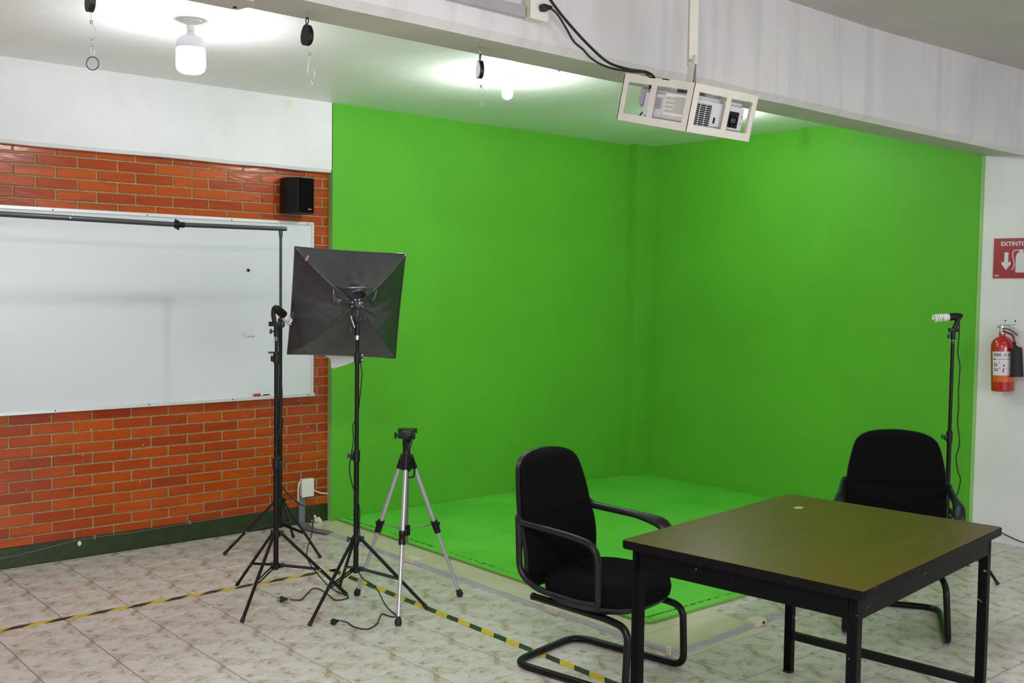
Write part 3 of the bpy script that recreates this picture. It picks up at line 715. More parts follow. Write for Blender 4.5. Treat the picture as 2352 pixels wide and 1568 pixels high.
# ------------------------------------------------------------------ projector cage on its pole
cg = thing('projector_cage', 'cream painted metal cage hanging from a ceiling pole', 'projector mount', (3.171, 2.68, 2.44))
Au, Av, Aw = Vector((1, 0, 0)), Vector((0, 0.973, 0.230)), Vector((0, 0.230, -0.973))
CU, CV, CH, T = 0.372, 0.362, 0.175, 0.0035
def cbox(bm, u0, u1, v0, v1, w0, w1):
    m = basis(Au, Av, Aw, cagep((u0+u1)/2, (v0+v1)/2, (w0+w1)/2)); r = bmesh.ops.create_cube(bm, size=1.0)
    bmesh.ops.transform(bm, matrix=m @ Matrix.Diagonal((u1-u0, v1-v0, w1-w0, 1)), verts=r['verts'])
bw = 0.030
def face_frame(axis, pos, L, mid):
    bm = bmesh.new()
    def c(a0, a1, w0, w1):
        if axis == 'u': cbox(bm, a0, a1, pos, pos+T, w0, w1)
        else: cbox(bm, pos, pos+T, a0, a1, w0, w1)
    c(0, L, 0, bw*0.95); c(0, L, CH-bw*0.95, CH)
    c(0, bw*1.05, bw*0.95, CH-bw*0.95); c(L-bw*0.9, L, bw*0.95, CH-bw*0.95); c(mid-bw*0.42, mid+bw*0.42, bw*0.95, CH-bw*0.95)
    return new_obj('side_frame', bm, M_cage, cg, world=True)
face_frame('u', 0.0, CU, 0.205); face_frame('v', 0.0, CV, 0.197); face_frame('u', CV-T, CU, 0.186); face_frame('v', CU-T, CV, 0.18)
bm = bmesh.new(); cbox(bm, 0, CU, 0.13, 0.165, 0, T); cbox(bm, 0, CU, 0.20, 0.235, 0, T); cbox(bm, 0.16, 0.21, 0, CV, 0, T); new_obj('top_bars', bm, M_cage, cg, world=True)
bm = bmesh.new(); prism(bm, [(0.0, CV), (0.0, CV-0.085), (0.085, CV)], cagep(0, 0, 0.0), Au, Av, Aw, -0.003); new_obj('corner_gusset', bm, M_cage, cg, world=True)
pole_c = cagep(0.186, 0.18, 0)
bm = bmesh.new(); box(bm, (pole_c.x, pole_c.y, (pole_c.z+0.075+3.07)/2), (0.034, 0.034, 3.07-pole_c.z-0.075), 0.002, Matrix.Rotation(0.9, 3, 'Z')); new_obj('pole', bm, M_cage, cg, world=True)
bm = bmesh.new(); box(bm, (pole_c.x, pole_c.y, pole_c.z+0.045), (0.026, 0.026, 0.10), 0.001, Matrix.Rotation(0.9, 3, 'Z')); new_obj('inner_tube', bm, M_greym, cg, world=True)
bm = bmesh.new(); box(bm, (pole_c.x-0.022, pole_c.y-0.012, pole_c.z+0.055), (0.005, 0.03, 0.11), 0.001, Matrix.Rotation(0.2, 3, 'Y')); new_obj('hinge_plate', bm, M_cage, cg, world=True)
bm = bmesh.new(); lathe(bm, [(0.006, 0), (0.006, 0.005), (0, 0.006)], (pole_c.x-0.026, pole_c.y-0.012, pole_c.z+0.088), 10, Matrix.Rotation(-PI/2, 3, 'Y')); new_obj('hinge_bolt', bm, M_chrome, cg, world=True)
# projector inside
pj = thing('projector', 'light grey projector held inside the cream ceiling cage', 'projector', tuple(cagep(0.19, 0.15, 0.14)))
def cb(name, u0, u1, v0, v1, w0, w1, m, bev=0.0, parent=None, seg=3):
    bm = bmesh.new(); cbox(bm, u0, u1, v0, v1, w0, w1)
    if bev: bmesh.ops.bevel(bm, geom=list(bm.edges), offset=bev, segments=seg, affect='EDGES')
    return new_obj(name, bm, m, parent or pj, True if bev else False, world=True) if parent is None else new_obj(name, bm, m, parent, bool(bev), world=False)
cb('body', 0.022, 0.345, 0.020, 0.268, 0.040, 0.157, M_proj, 0.016)
cb('rear_shell', 0.035, 0.33, 0.262, 0.305, 0.036, 0.112, M_projd, 0.010)
cb('vent_recess', 0.035, 0.140, 0.0185, 0.021, 0.066, 0.148, M_dark)
bm = bmesh.new()
for k in range(11): cbox(bm, 0.035, 0.140, 0.0165, 0.0195, 0.0675+k*0.0075, 0.0692+k*0.0075)
for k in range(4): cbox(bm, 0.037+k*0.033, 0.0386+k*0.033, 0.0163, 0.0197, 0.066, 0.148)
new_obj('vent_grille', bm, M_proj, pj, world=True)
cb('lens_recess', 0.245, 0.303, 0.0180, 0.0212, 0.074, 0.134, M_dark, 0.0012)
bm = bmesh.new(); rotm = basis(Au, -Aw, -Av).to_3x3()
lathe(bm, [(0.020, 0), (0.0215, 0.002), (0.0215, 0.010), (0.017, 0.012), (0.015, 0.006), (0, 0.008)], cagep(0.268, 0.0180, 0.107), 24, rotm); new_obj('lens', bm, M_black, pj, True, world=True)
bm = bmesh.new(); lathe(bm, [(0.0145, 0), (0.010, 0.003), (0, 0.004)], cagep(0.268, 0.0115, 0.107), 20, rotm); new_obj('lens_glass', bm, mat('dark coated glass', srgb(30, 34, 44), 0.05, coat=1.0), pj, 'all', world=True)
cb('ir_window', 0.158, 0.169, 0.0185, 0.0205, 0.108, 0.130, M_dark, 0.001)
cb('badge', 0.316, 0.332, 0.0188, 0.0202, 0.112, 0.118, M_projd)
cb('status_mark', 0.320, 0.327, 0.0188, 0.0202, 0.084, 0.094, M_redink)
# label and vents on the left side
cb('paper_label', 0.0200, 0.0222, 0.036, 0.150, 0.048, 0.128, M_whitepl)
bm = bmesh.new()
for k in range(16): cbox(bm, 0.0194, 0.0201, 0.042, 0.042+(0.102 if k % 4 else 0.06), 0.058+k*0.0038, 0.0594+k*0.0038)
new_obj('label_print', bm, mat('grey label print', srgb(110, 112, 120), 0.7), pj, world=True)
bm = bmesh.new()
for k in range(12): cbox(bm, 0.0208, 0.0222, 0.165, 0.195, 0.07+k*0.0035, 0.0712+k*0.0035)
new_obj('side_print', bm, mat('grey side print', srgb(100, 102, 110), 0.7), pj, world=True)
bm = bmesh.new()
for k in range(7): cbox(bm, 0.0485, 0.051, 0.270+k*0.0035, 0.2718+k*0.0035, 0.062, 0.100)
for k in range(4): cbox(bm, 0.0205, 0.0225, 0.205+k*0.006, 0.208+k*0.006, 0.112, 0.128)
new_obj('side_vents', bm, M_dark, pj, world=True)
for u, v in ((0.05, 0.06), (0.30, 0.06), (0.18, 0.24)):
    bm = bmesh.new(); lathe(bm, [(0.008, 0), (0.008, 0.02), (0, 0.02)], cagep(u, v, 0.153), 12, basis(Au, -Av, Aw).to_3x3()); new_obj('foot', bm, M_projd, pj, True, world=True)
bm = bmesh.new(); cbox(bm, 0.155, 0.215, 0.13, 0.22, 0.004, 0.052); new_obj('mount_plate', bm, M_greym, pj, world=True)
bm = bmesh.new(); tube(bm, smoothpath([tuple(cagep(0.06, 0.25, 0.10)), tuple(cagep(0.05, 0.29, 0.15)), tuple(cagep(0.10, 0.25, 0.172)), tuple(cagep(0.16, 0.2, 0.150)), tuple(cagep(0.2, 0.18, 0.135))], 6), 0.003, 6); new_obj('lead', bm, M_rubber, pj, 'all', world=True)

# ------------------------------------------------------------------ light stands
def knob(bm, p, d, r=0.012, l=0.02):
    d = Vector(d).normalized(); x, y = frame_at(d); m = basis(x, y, d).to_3x3()
    lathe(bm, [(0.004, 0), (0.004, l*0.4), (r*0.55, l*0.45), (r, l*0.6), (r, l*0.9), (r*0.7, l), (0, l)], p, 10, m)
def stand_base(t, c, feet, zh, zl, pr=0.013, bz=0.45, rl=0.0085):
    """three legs hinged at zh, lower hub zl with double struts; pole bottom at zl"""
    cx, cy = c
    for fx, fy in feet:
        d = Vector((fx, fy, 0)).normalized(); a = Vector((cx, cy, zh-0.01))+d*0.032; b = Vector((cx+fx, cy+fy, 0.008))
        bm = bmesh.new(); tube(bm, [a, a.lerp(b, 0.97), b], [rl, rl, rl*0.95], 10); leg = new_obj('leg', bm, M_blackm, t, True, world=True)
        bm = bmesh.new(); tube(bm, [a.lerp(b, 0.965), b+(b-a).normalized()*0.004], rl*1.25, 10); new_obj('foot_cap', bm, M_rubber, leg, True).location = -Vector(t.location)
        k = a.lerp(b, 0.58); h = Vector((cx, cy, zl+0.012))+d*0.022; s = Vector((-d.y, d.x, 0))
        bm = bmesh.new()
        for sg in (1, -1): tube(bm, [h+s*0.009*sg, k+s*0.009*sg+Vector((0, 0, 0.0))], 0.0042, 8, ell=(0.6, 1.3))
        new_obj('strut', bm, M_blackm, t, True, world=True)
        bm = bmesh.new(); tube(bm, [k-s*0.015, k+s*0.015], 0.0035, 8); new_obj('rivet', bm, M_chrome, leg, True).location = -Vector(t.location)
    for nm, z, h in (('upper_hub', zh-0.022, 0.036), ('lower_hub', zl-0.004, 0.028)):
        bm = bmesh.new(); lathe(bm, [(pr, 0), (pr+0.009, 0.003), (pr+0.009, h-0.004), (pr+0.002, h), (pr, h)], (cx, cy, z), 16)
        for fx, fy in feet:
            d = Vector((fx, fy, 0)).normalized(); box(bm, (cx+d.x*0.028, cy+d.y*0.028, z+h*0.5), (0.026, 0.014, h*0.8), 0.002, Matrix.Rotation(math.atan2(d.y, d.x), 3, 'Z'))
        new_obj(nm, bm, M_black, t, True, world=True)
def seg(t, c, z0, z1, r, m=None):
    bm = bmesh.new(); tube(bm, [(c[0], c[1], z0), (c[0], c[1], z1)], r, 16); return new_obj('pole_section', bm, m or M_blackm, t, True, world=True)
def collar(t, c, z, r, side, h=0.06, kn=True):
    bm = bmesh.new(); lathe(bm, [(r, 0), (r+0.0045, 0.002), (r+0.0045, h-0.003), (r+0.001, h), (r, h)], (c[0], c[1], z-h/2), 16); s = Vector(side).normalized()
    box(bm, (c[0]+s.x*(r+0.008), c[1]+s.y*(r+0.008), z-h*0.1), (0.018, 0.014, 0.03), 0.002, Matrix.Rotation(math.atan2(s.y, s.x), 3, 'Z'))
    o = new_obj('collar', bm, M_black, t, True, world=True)
    if kn:
        bm = bmesh.new(); knob(bm, (c[0]+s.x*(r+0.012), c[1]+s.y*(r+0.012), z), s, 0.014, 0.022); new_obj('knob', bm, M_knob, t, True, world=True)
def cord(pts, r=0.0032, n=6):
    bm = bmesh.new(); tube(bm, smoothpath(pts, n), r, 7); return bm
def plug_mesh(p, d, s=1.0):
    d = Vector(d).normalized(); x, y = frame_at(d); m = basis(x, y, d).to_3x3(); bm = bmesh.new()
    lathe(bm, [(0, -0.004), (0.013, -0.004), (0.017, 0.0), (0.014, 0.012), (0.008, 0.022), (0.005, 0.036), (0, 0.036)], p, 12, m)
    for sg in (-1, 1): box(bm, Vector(p)-d*0.012+y*0.006*sg, (0.003, 0.003, 0.018), 0, m)
    return bm
CRT = Vector((0.761, -0.648, 0)); CFW = Vector((0.648, 0.761, 0))     # photograph's right / away directions on the floor

def cfl(t, p, d, spiral=True, s=1.0):
    """socket holder + compact fluorescent lamp pointing along d from p"""
    d = Vector(d).normalized(); x, y = frame_at(d); m = basis(x, y, d).to_3x3()
    bm = bmesh.new(); lathe(bm, [(0, -0.03), (0.012, -0.028), (0.019, -0.012), (0.022, 0.02), (0.0225, 0.050), (0.020, 0.052), (0, 0.052)], p, 20, m); new_obj('lamp_socket', bm, M_black, t, True, world=True)
    q = Vector(p)+d*0.050
    bm = bmesh.new(); lathe(bm, [(0.014, 0), (0.020, 0.003), (0.0225, 0.012), (0.0225, 0.034), (0.018, 0.042), (0, 0.042)], q, 20, m); bl = new_obj('lamp_ballast', bm, M_whitepl, t, True, world=True)
    bm = bmesh.new(); pts = []
    for k in range(61):
        a = 2*PI*3.6*k/60; r = 0.019 if 2 < k < 58 else 0.012; pts.append(q+d*(0.042+0.052*k/60)+x*math.cos(a)*r+y*math.sin(a)*r)
    tube(bm, pts, 0.0058, 8); lathe(bm, [(0.0, 0.0), (0.010, 0.002), (0.008, 0.010), (0, 0.012)], q+d*0.092, 10, m); new_obj('spiral_tube', bm, M_glass, t, 'all', world=True)

# stand with bare lamp, left
c1 = (2.604, 4.93)
s1 = thing('light_stand', 'black light stand with bare spiral lamp, left of the softbox', 'light stand', (c1[0], c1[1], 0))
stand_base(s1, c1, [(-0.302, -0.228), (-0.037, 0.373), (0.338, -0.145)], 0.36, 0.175)
seg(s1, c1, 0.165, 0.735, 0.0135); seg(s1, c1, 0.735, 1.285, 0.0112); seg(s1, c1, 1.285, 1.385, 0.0085)
collar(s1, c1, 0.725, 0.0135, CRT, 0.06, True); collar(s1, c1, 1.275, 0.0115, -CRT, 0.06, False)
bm = bmesh.new(); box(bm, (c1[0]-0.02*CRT.x, c1[1]-0.02*CRT.y, 1.30), (0.045, 0.014, 0.010), 0.003, Matrix.Rotation(math.atan2(CRT.y, CRT.x), 3, 'Z')); new_obj('wing_nut', bm, M_knob, s1, world=True)
bm = bmesh.new(); lathe(bm, [(0.0095, 0), (0.0095, 0.022), (0, 0.022)], (c1[0], c1[1], 1.362), 14); new_obj('spigot', bm, M_greym, s1, True, world=True)
bm = bmesh.new(); lathe(bm, [(0.0135, 0), (0.0135, 0.055), (0.011, 0.057), (0, 0.057)], (c1[0], c1[1], 1.383), 16); box(bm, (c1[0]-CRT.x*0.008, c1[1]-CRT.y*0.008, 1.448), (0.062, 0.022, 0.024), 0.004, Matrix.Rotation(math.atan2(CRT.y, CRT.x), 3, 'Z')); new_obj('tilt_bracket', bm, M_black, s1, True, world=True)
bm = bmesh.new(); knob(bm, Vector((c1[0], c1[1], 1.410))-CRT*0.014, -CRT, 0.014, 0.02); knob(bm, Vector((c1[0], c1[1], 1.448))+CRT*0.022, CRT, 0.016, 0.02); new_obj('knob', bm, M_knob, s1, True, world=True)
hd = Vector((c1[0], c1[1], 1.46))-CRT*0.010
bm = bmesh.new(); tube(bm, smoothpath([hd, hd+Vector((0, 0, 0.035))-CRT*0.006, hd+Vector((0, 0, 0.068))-CRT*0.002, hd+Vector((0, 0, 0.075))+CRT*0.014], 5), [0.012]*16, 12, ell=(1, 1)); new_obj('lamp_arm', bm, M_black, s1, True, world=True)
cfl(s1, hd+Vector((0, 0, 0.062))+CRT*0.018, CRT*0.42+CFW*0.75+Vector((0, 0, -0.55)))
cw = lambda z, a, b=0.0: (c1[0]+CRT.x*a+CFW.x*b, c1[1]+CRT.y*a+CFW.y*b, z)
bm = cord([cw(1.50, -0.02), cw(1.40, 0.012, -0.012), cw(1.22, 0.016), cw(1.10, 0.030), cw(0.95, 0.026), cw(0.88, 0.014, -0.012), cw(0.80, 0.0, -0.016), cw(0.70, 0.022, -0.014), cw(0.60, 0.026, 0.02), cw(0.50, 0.10, 0.08), cw(0.46, 0.17, 0.09), cw(0.34, 0.17, 0.09), cw(0.22, 0.155, 0.04), (2.90, 4.95, 0.05), (2.93, 4.86, 0.006), (2.94, 4.79, 0.005), (2.925, 4.735, 0.005), (2.885, 4.72, 0.005), (2.845, 4.74, 0.005), (2.87, 4.86, 0.005), (2.88, 4.975, 0.005), (2.85, 4.985, 0.005), (2.75, 4.89, 0.005), (2.70, 4.845, 0.006), (2.648, 4.862, 0.014)])
new_obj('power_cord', bm, M_rubber, s1, 'all', world=True)
new_obj('plug', plug_mesh((2.608, 4.885, 0.018), (0.85, -0.5, -0.05)), M_rubber, s1, True, world=True)

# softbox stand
c2 = (2.870, 4.576)
s2 = thing('softbox_light', 'black square softbox seen from behind on its tripod stand', 'softbox', (c2[0], c2[1], 0))
stand_base(s2, c2, [(-0.337, -0.123), (0.277, -0.231), (0.118, 0.352)], 0.36, 0.19)
seg(s2, c2, 0.18, 0.78, 0.0135); seg(s2, c2, 0.78, 1.30, 0.0112); seg(s2, c2, 1.30, 1.42, 0.0088)
collar(s2, c2, 0.785, 0.0135, -CRT, 0.06, True); collar(s2, c2, 1.285, 0.0115, CRT, 0.055, False)
bm = bmesh.new(); knob(bm, (c2[0]-CRT.x*0.025, c2[1]-CRT.y*0.025, 0.355), -CRT, 0.015, 0.022); new_obj('knob', bm, M_knob, s2, True, world=True)
bm = bmesh.new()
for z in (1.275, 1.30): lathe(bm, [(0.004, 0), (0.004, 0.004), (0, 0.005)], Vector((c2[0], c2[1], z))+CRT*0.027-CFW*0.008, 8, basis(CRT, Vector((0, 0, 1)), -CFW).to_3x3())
new_obj('brass_bolt', bm, M_cream, s2, world=True)
bm = bmesh.new(); lathe(bm, [(0.0095, 0), (0.0095, 0.022), (0, 0.022)], (c2[0], c2[1], 1.378), 14); new_obj('spigot', bm, M_chrome, s2, True, world=True)
bm = bmesh.new(); lathe(bm, [(0.0135, 0), (0.0135, 0.06), (0.011, 0.062), (0, 0.062)], (c2[0], c2[1], 1.40), 16); box(bm, (c2[0], c2[1], 1.478), (0.05, 0.022, 0.026), 0.004, Matrix.Rotation(math.atan2(CRT.y, CRT.x), 3, 'Z')); new_obj('tilt_bracket', bm, M_black, s2, True, world=True)
bm = bmesh.new(); knob(bm, Vector((c2[0], c2[1], 1.425))-CRT*0.014-CFW*0.004, -CRT, 0.017, 0.022); knob(bm, Vector((c2[0], c2[1], 1.485))+CRT*0.024, CRT, 0.012, 0.02); new_obj('knob', bm, M_knob, s2, True, world=True)
bm = bmesh.new(); tube(bm, [Vector((c2[0], c2[1], 1.50))-CRT*0.030-CFW*0.02, Vector((c2[0], c2[1], 1.485))-CRT*0.026-CFW*0.022, Vector((c2[0], c2[1], 1.44))-CRT*0.010-CFW*0.022], 0.004, 8); new_obj('lever', bm, M_chrome, s2, True, world=True)
ap = Vector((2.868, 4.575, 1.555))
bn = Vector((0.40, 0.88, 0.12)).normalized(); x_, y_ = frame_at(bn)
bm = bmesh.new(); lathe(bm, [(0, -0.05), (0.012, -0.048), (0.020, -0.035), (0.026, 0.0), (0.027, 0.05), (0, 0.05)], ap, 20, basis(x_, y_, bn).to_3x3()); tube(bm, [ap+Vector((0, 0, -0.005)), (c2[0], c2[1], 1.49)], 0.013, 12); new_obj('lamp_holder', bm, mat('softbox lamp head', srgb(44, 42, 54), 0.3), s2, True, world=True)
bm = bmesh.new()
for k in range(6):
    a = PI*(-0.1+1.2*k/5); lathe(bm, [(0.0045, 0), (0.0045, 0.004), (0, 0.005)], ap+x_*math.cos(a)*0.026+y_*math.sin(a)*0.026+bn*0.004, 6, basis(x_, y_, -bn).to_3x3())
new_obj('rib_socket', bm, M_whitepl, s2, world=True)
TL, TR, BR, BL = Vector((2.662, 4.845, 1.847)), Vector((3.189, 4.612, 1.822)), Vector((3.227, 4.759, 1.261)), Vector((2.700, 4.991, 1.286))
apx = ap+bn*0.035
mid = (TL+TR+BR+BL)/4
def rib(P, t, bow):
    c_ = P.lerp(apx, 0.52)+bow
    return P*(1-t)**2+c_*2*t*(1-t)+apx*t*t
VZ = Vector((0, 0, 1))
bows = {0: -VZ*0.035-CRT*0.01-bn*0.045, 1: -VZ*0.02+CRT*0.02-bn*0.045, 2: -VZ*0.03+CRT*0.02-bn*0.045, 3: -VZ*0.05-CRT*0.01-bn*0.045}
C4 = [TL, TR, BR, BL]
def panel(i, j, tmax, name, sag, m):
    bm = bmesh.new(); A, B = C4[i], C4[j]; NU, NV = 22, 22; rrn = random.Random(i*7+1); ph = [rrn.uniform(0, 6) for _ in range(6)]
    g = []
    for v in range(NV+1):
        t = tmax*v/NV; a, b = rib(A, t, bows[i]), rib(B, t, bows[j]); row = []
        for u in range(NU+1):
            s = u/NU; p = a.lerp(b, s); ed = 4*s*(1-s)
            inw = (mid-p); inw = (inw-bn*inw.dot(bn))*0.10*ed*(1-t) ; 
            edge_sag = (mid-(A+B)/2).normalized()*sag*ed*(1-t)**2
            wr = (math.sin(s*9+ph[0]+t*5)*0.0030+abs(math.sin(s*13+ph[1]-t*7))**0.6*0.0045+math.sin(s*31+ph[2]+t*4)*0.0014)*ed*t*2.2
            row.append(bm.verts.new(p+edge_sag+bn*(0.018*ed*t*(1-t)*4+wr)))
        g.append(row)
    for v in range(NV):
        for u in range(NU): bm.faces.new((g[v][u], g[v][u+1], g[v+1][u+1], g[v+1][u]))
    return new_obj(name, bm, m, s2, 'all', world=True)
for (i, j, tm, sg) in ((1, 2, 1.0, 0.006), (2, 3, 1.0, 0.003), (3, 0, 1.0, 0.003)):
    panel(i, j, tm, 'softbox_panel', sg, M_cfab)
panel(0, 1, 0.62, 'softbox_panel', 0.004, M_cfab)
def strip(name, ta, tb, ia, ib, m, nsub=24, amp=0.0):
    # cloth strip across the top panel from rib parameter ta to tb; ia, ib push it into the box (+) or out (-)
    bm = bmesh.new(); rows = []
    for v in range(7):
        q = v/6; t = ta+(tb-ta)*q; a, b = rib(TL, t, bows[0]), rib(TR, t, bows[1])
        rows.append([bm.verts.new(a.lerp(b, k/nsub)+bn*((ia+(ib-ia)*q)*min(1, 6*(k/nsub)*(1-k/nsub))+amp*q*math.sin(k/nsub*11+1))) for k in range(nsub+1)])
    for r0, r1 in zip(rows, rows[1:]):
        for k in range(nsub): bm.faces.new((r0[k], r0[k+1], r1[k+1], r1[k]))
    return new_obj(name, bm, m, s2, 'all', world=True)
strip('inner_throat', 0.58, 1.0, 0.024, 0.01, M_cfab_in)
# loose flap: folded hem hanging below the upper panel with a zigzag lower edge
bm = bmesh.new(); a, b = rib(TL, 0.62, bows[0]), rib(TR, 0.62, bows[1]); dn = (mid-(TL+TR)/2).normalized()
zz = [(0.0, 0.085), (0.10, 0.105), (0.28, 0.052), (0.46, 0.030), (0.66, 0.018), (0.80, 0.058), (0.92, 0.098), (1.0, 0.070)]
up_, lo_ = [], []
NS = 36
for k in range(NS+1):
    s_ = k/NS
    for (sa, da), (sb, db) in zip(zz, zz[1:]):
        if s_ <= sb+1e-9: q = (s_-sa)/(sb-sa); dd_ = da+(db-da)*q; break
    ed = min(1, 5*s_*(1-s_)); p = a.lerp(b, s_)
    up_.append([bm.verts.new(p+bn*0.014*ed), bm.verts.new(p+bn*(0.020*ed)+dn*dd_*0.5), bm.verts.new(p-bn*(0.012+0.012*math.sin(s_*13))*ed+dn*dd_)])
for r0, r1 in zip(up_, up_[1:]):
    for k in range(2): bm.faces.new((r0[k], r1[k], r1[k+1], r0[k+1]))
o = new_obj('loose_flap', bm, M_cfab, s2, 'all', world=True); md = o.modifiers.new('solid', 'SOLIDIFY'); md.thickness = 0.0015
bm = bmesh.new()
for i, P in enumerate(C4): tube(bm, [rib(P, k/14, bows[i])-bn*0.0015 for k in range(0, 15 if i > 1 else 11)], 0.0028, 6)
for i in range(4): tube(bm, [C4[i].lerp(C4[(i+1) % 4], k/8)+(mid-(C4[i]+C4[(i+1) % 4])/2).normalized()*0.004*4*(k/8)*(1-k/8) for k in range(9)], 0.003, 6)
new_obj('seam', bm, M_cfab, s2, 'all', world=True)
bm = bmesh.new(); p = rib(TL, 0.16, bows[0])-bn*0.006+CRT*0.012; box(bm, p, (0.012, 0.002, 0.030), 0, Matrix.Rotation(0.5, 3, 'Y')); new_obj('brand_tag', bm, M_redink, s2, world=True)
bm = bmesh.new(); e_ = [BL+bn*0.02, BL.lerp(BR, 0.5)+bn*0.02]
P_ = [Vector((2.95, 5.03, 1.268)), Vector((2.985, 5.03, 1.250)), Vector((2.998, 5.045, 1.198)), Vector((3.012, 5.045, 1.196)), Vector((3.06, 5.0, 1.215)), Vector((3.16, 4.98, 1.250)), Vector((3.16, 4.90, 1.300)), Vector((2.95, 4.95, 1.300))]
vs = [bm.verts.new(p) for p in P_]; cv = bm.verts.new(Vector((3.03, 4.99, 1.25)))
for k in range(len(vs)): bm.faces.new((vs[k], vs[(k+1) % len(vs)], cv))
o = new_obj('white_diffuser', bm, M_whitefab, s2, world=True)
md = o.modifiers.new('solid', 'SOLIDIFY'); md.thickness = 0.002
cw = lambda z, a, b=-0.012: (c2[0]+CRT.x*a+CFW.x*b, c2[1]+CRT.y*a+CFW.y*b, z)
bm = cord([cw(1.50, 0.01), cw(1.40, 0.014), cw(1.30, 0.013), cw(1.22, 0.026), cw(1.16, 0.024), cw(1.08, 0.016), cw(0.98, 0.0, 0.016), cw(0.94, -0.020, 0.0), cw(0.87, -0.016, 0.0), cw(0.80, -0.024, -0.01), cw(0.73, -0.035, 0), cw(0.67, -0.030, 0), cw(0.60, -0.006, -0.018), cw(0.52, 0.018), cw(0.42, 0.018), cw(0.36, 0.02), cw(0.26, 0.004, -0.02), (2.89, 4.555, 0.16), (2.96, 4.53, 0.10), (2.985, 4.48, 0.02), (2.97, 4.40, 0.005), (2.955, 4.335, 0.005), (2.925, 4.312, 0.005), (2.915, 4.345, 0.005), (2.905, 4.385, 0.005), (2.86, 4.34, 0.005), (2.80, 4.271, 0.005), (2.723, 4.235, 0.005), (2.69, 4.30, 0.005), (2.695, 4.375, 0.008), (2.668, 4.395, 0.016)])
new_obj('power_cord', bm, M_rubber, s2, 'all', world=True)
new_obj('plug', plug_mesh((2.630, 4.398, 0.017), (0.9, 0.1, -0.05)), M_rubber, s2, True, world=True)

# backdrop stand with crossbar
c3 = (3.118, 5.850)
s3 = thing('backdrop_stand', 'dark backdrop stand with long crossbar before the whiteboard', 'backdrop stand', (c3[0], c3[1], 0))
stand_base(s3, c3, [(-0.318, 0.108), (0.106, -0.308), (0.232, 0.256)], 0.32, 0.155)
seg(s3, c3, 0.145, 0.80, 0.0125); seg(s3, c3, 0.80, 1.42, 0.0110); seg(s3, c3, 1.42, 1.965, 0.0085, M_pole)
collar(s3, c3, 0.80, 0.0125, -CRT, 0.065, False); collar(s3, c3, 1.415, 0.0115, -CRT, 0.06, True)
bm = bmesh.new(); lathe(bm, [(0.009, 0), (0.011, 0.004), (0.0125, 0.03), (0.0125, 0.04), (0, 0.04)], (c3[0], c3[1], 1.94), 16); new_obj('top_adapter', bm, M_pole, s3, True, world=True)
zt = 1.992
bar = [(3.145, 5.842, zt), (2.70, 5.842, zt+0.004), (2.32, 5.842, zt+0.010)]
bm = bmesh.new(); tube(bm, [(3.150, 5.842, zt), (2.425, 5.842, zt-0.007)], 0.0135, 16); new_obj('crossbar', bm, M_pole, s3, True, world=True)
bm = bmesh.new(); tube(bm, [(2.425, 5.842, zt-0.007), (1.86, 5.842, zt-0.001), (1.0, 5.842, zt+0.006), (-0.2, 5.842, zt)], 0.0145, 16); new_obj('crossbar', bm, M_pole, s3, True, world=True)
bm = bmesh.new(); tube(bm, [(2.44, 5.842, zt-0.007), (2.50, 5.842, zt-0.007)], 0.0165, 16)
for s in (1, -1):
    box(bm, (2.455, 5.835, zt-0.007+s*0.020), (0.030, 0.010, 0.014), 0.003, Matrix.Rotation(0.4, 3, 'Y'))
new_obj('joint_clamp', bm, M_blackm, s3, True, world=True)
bm = bmesh.new(); lathe(bm, [(0.005, 0), (0.005, 0.004), (0, 0.005)], (1.865, 5.828, zt), 8, Matrix.Rotation(PI/2, 3, 'X')); box(bm, (1.88, 5.842, zt+0.017), (0.004, 0.004, 0.006)); box(bm, (3.118, 5.842, zt+0.018), (0.004, 0.004, 0.012)); new_obj('spring_button', bm, M_chrome, s3, world=True)

# stand with spiral lamp behind the right chair
c4 = (6.05, 3.06)
s4 = thing('light_stand', 'black light stand with white spiral lamp behind the right chair', 'light stand', (c4[0], c4[1], 0))
stand_base(s4, c4, [(-0.09, -0.36), (0.357, 0.102), (-0.267, 0.258)], 0.36, 0.18)
seg(s4, c4, 0.17, 0.80, 0.0135); seg(s4, c4, 0.80, 1.37, 0.0105)
collar(s4, c4, 0.80, 0.0135, -CRT, 0.07, True)
bm = bmesh.new(); lathe(bm, [(0.0105, 0), (0.0105, 0.024), (0, 0.024)], (c4[0], c4[1], 1.355), 14); new_obj('spigot', bm, M_greym, s4, True, world=True)
bm = bmesh.new(); lathe(bm, [(0.014, 0), (0.014, 0.05), (0, 0.05)], (c4[0], c4[1], 1.379), 16); box(bm, (c4[0], c4[1], 1.436), (0.056, 0.022, 0.022), 0.004, Matrix.Rotation(math.atan2(CRT.y, CRT.x), 3, 'Z')); new_obj('tilt_bracket', bm, M_black, s4, True, world=True)
bm = bmesh.new(); knob(bm, Vector((c4[0], c4[1], 1.400))-CRT*0.012, -CRT, 0.015, 0.02); new_obj('knob', bm, M_knob, s4, True, world=True)
h4 = Vector((c4[0], c4[1], 1.44)); ld = (-CRT*0.985-CFW*0.05+Vector((0, 0, -0.10))).normalized()
hp = h4+CRT*0.03+VZ*0.078
bm = bmesh.new(); tube(bm, smoothpath([h4+CRT*0.004, h4+CRT*0.018+VZ*0.035, hp+CRT*0.002, hp-CRT*0.02+VZ*0.004], 6), 0.014, 12); new_obj('lamp_arm', bm, M_black, s4, True, world=True)
cfl(s4, hp-CRT*0.008, ld)
cw = lambda z, a, b=0.0: (c4[0]+CRT.x*a+CFW.x*b, c4[1]+CRT.y*a+CFW.y*b, z)
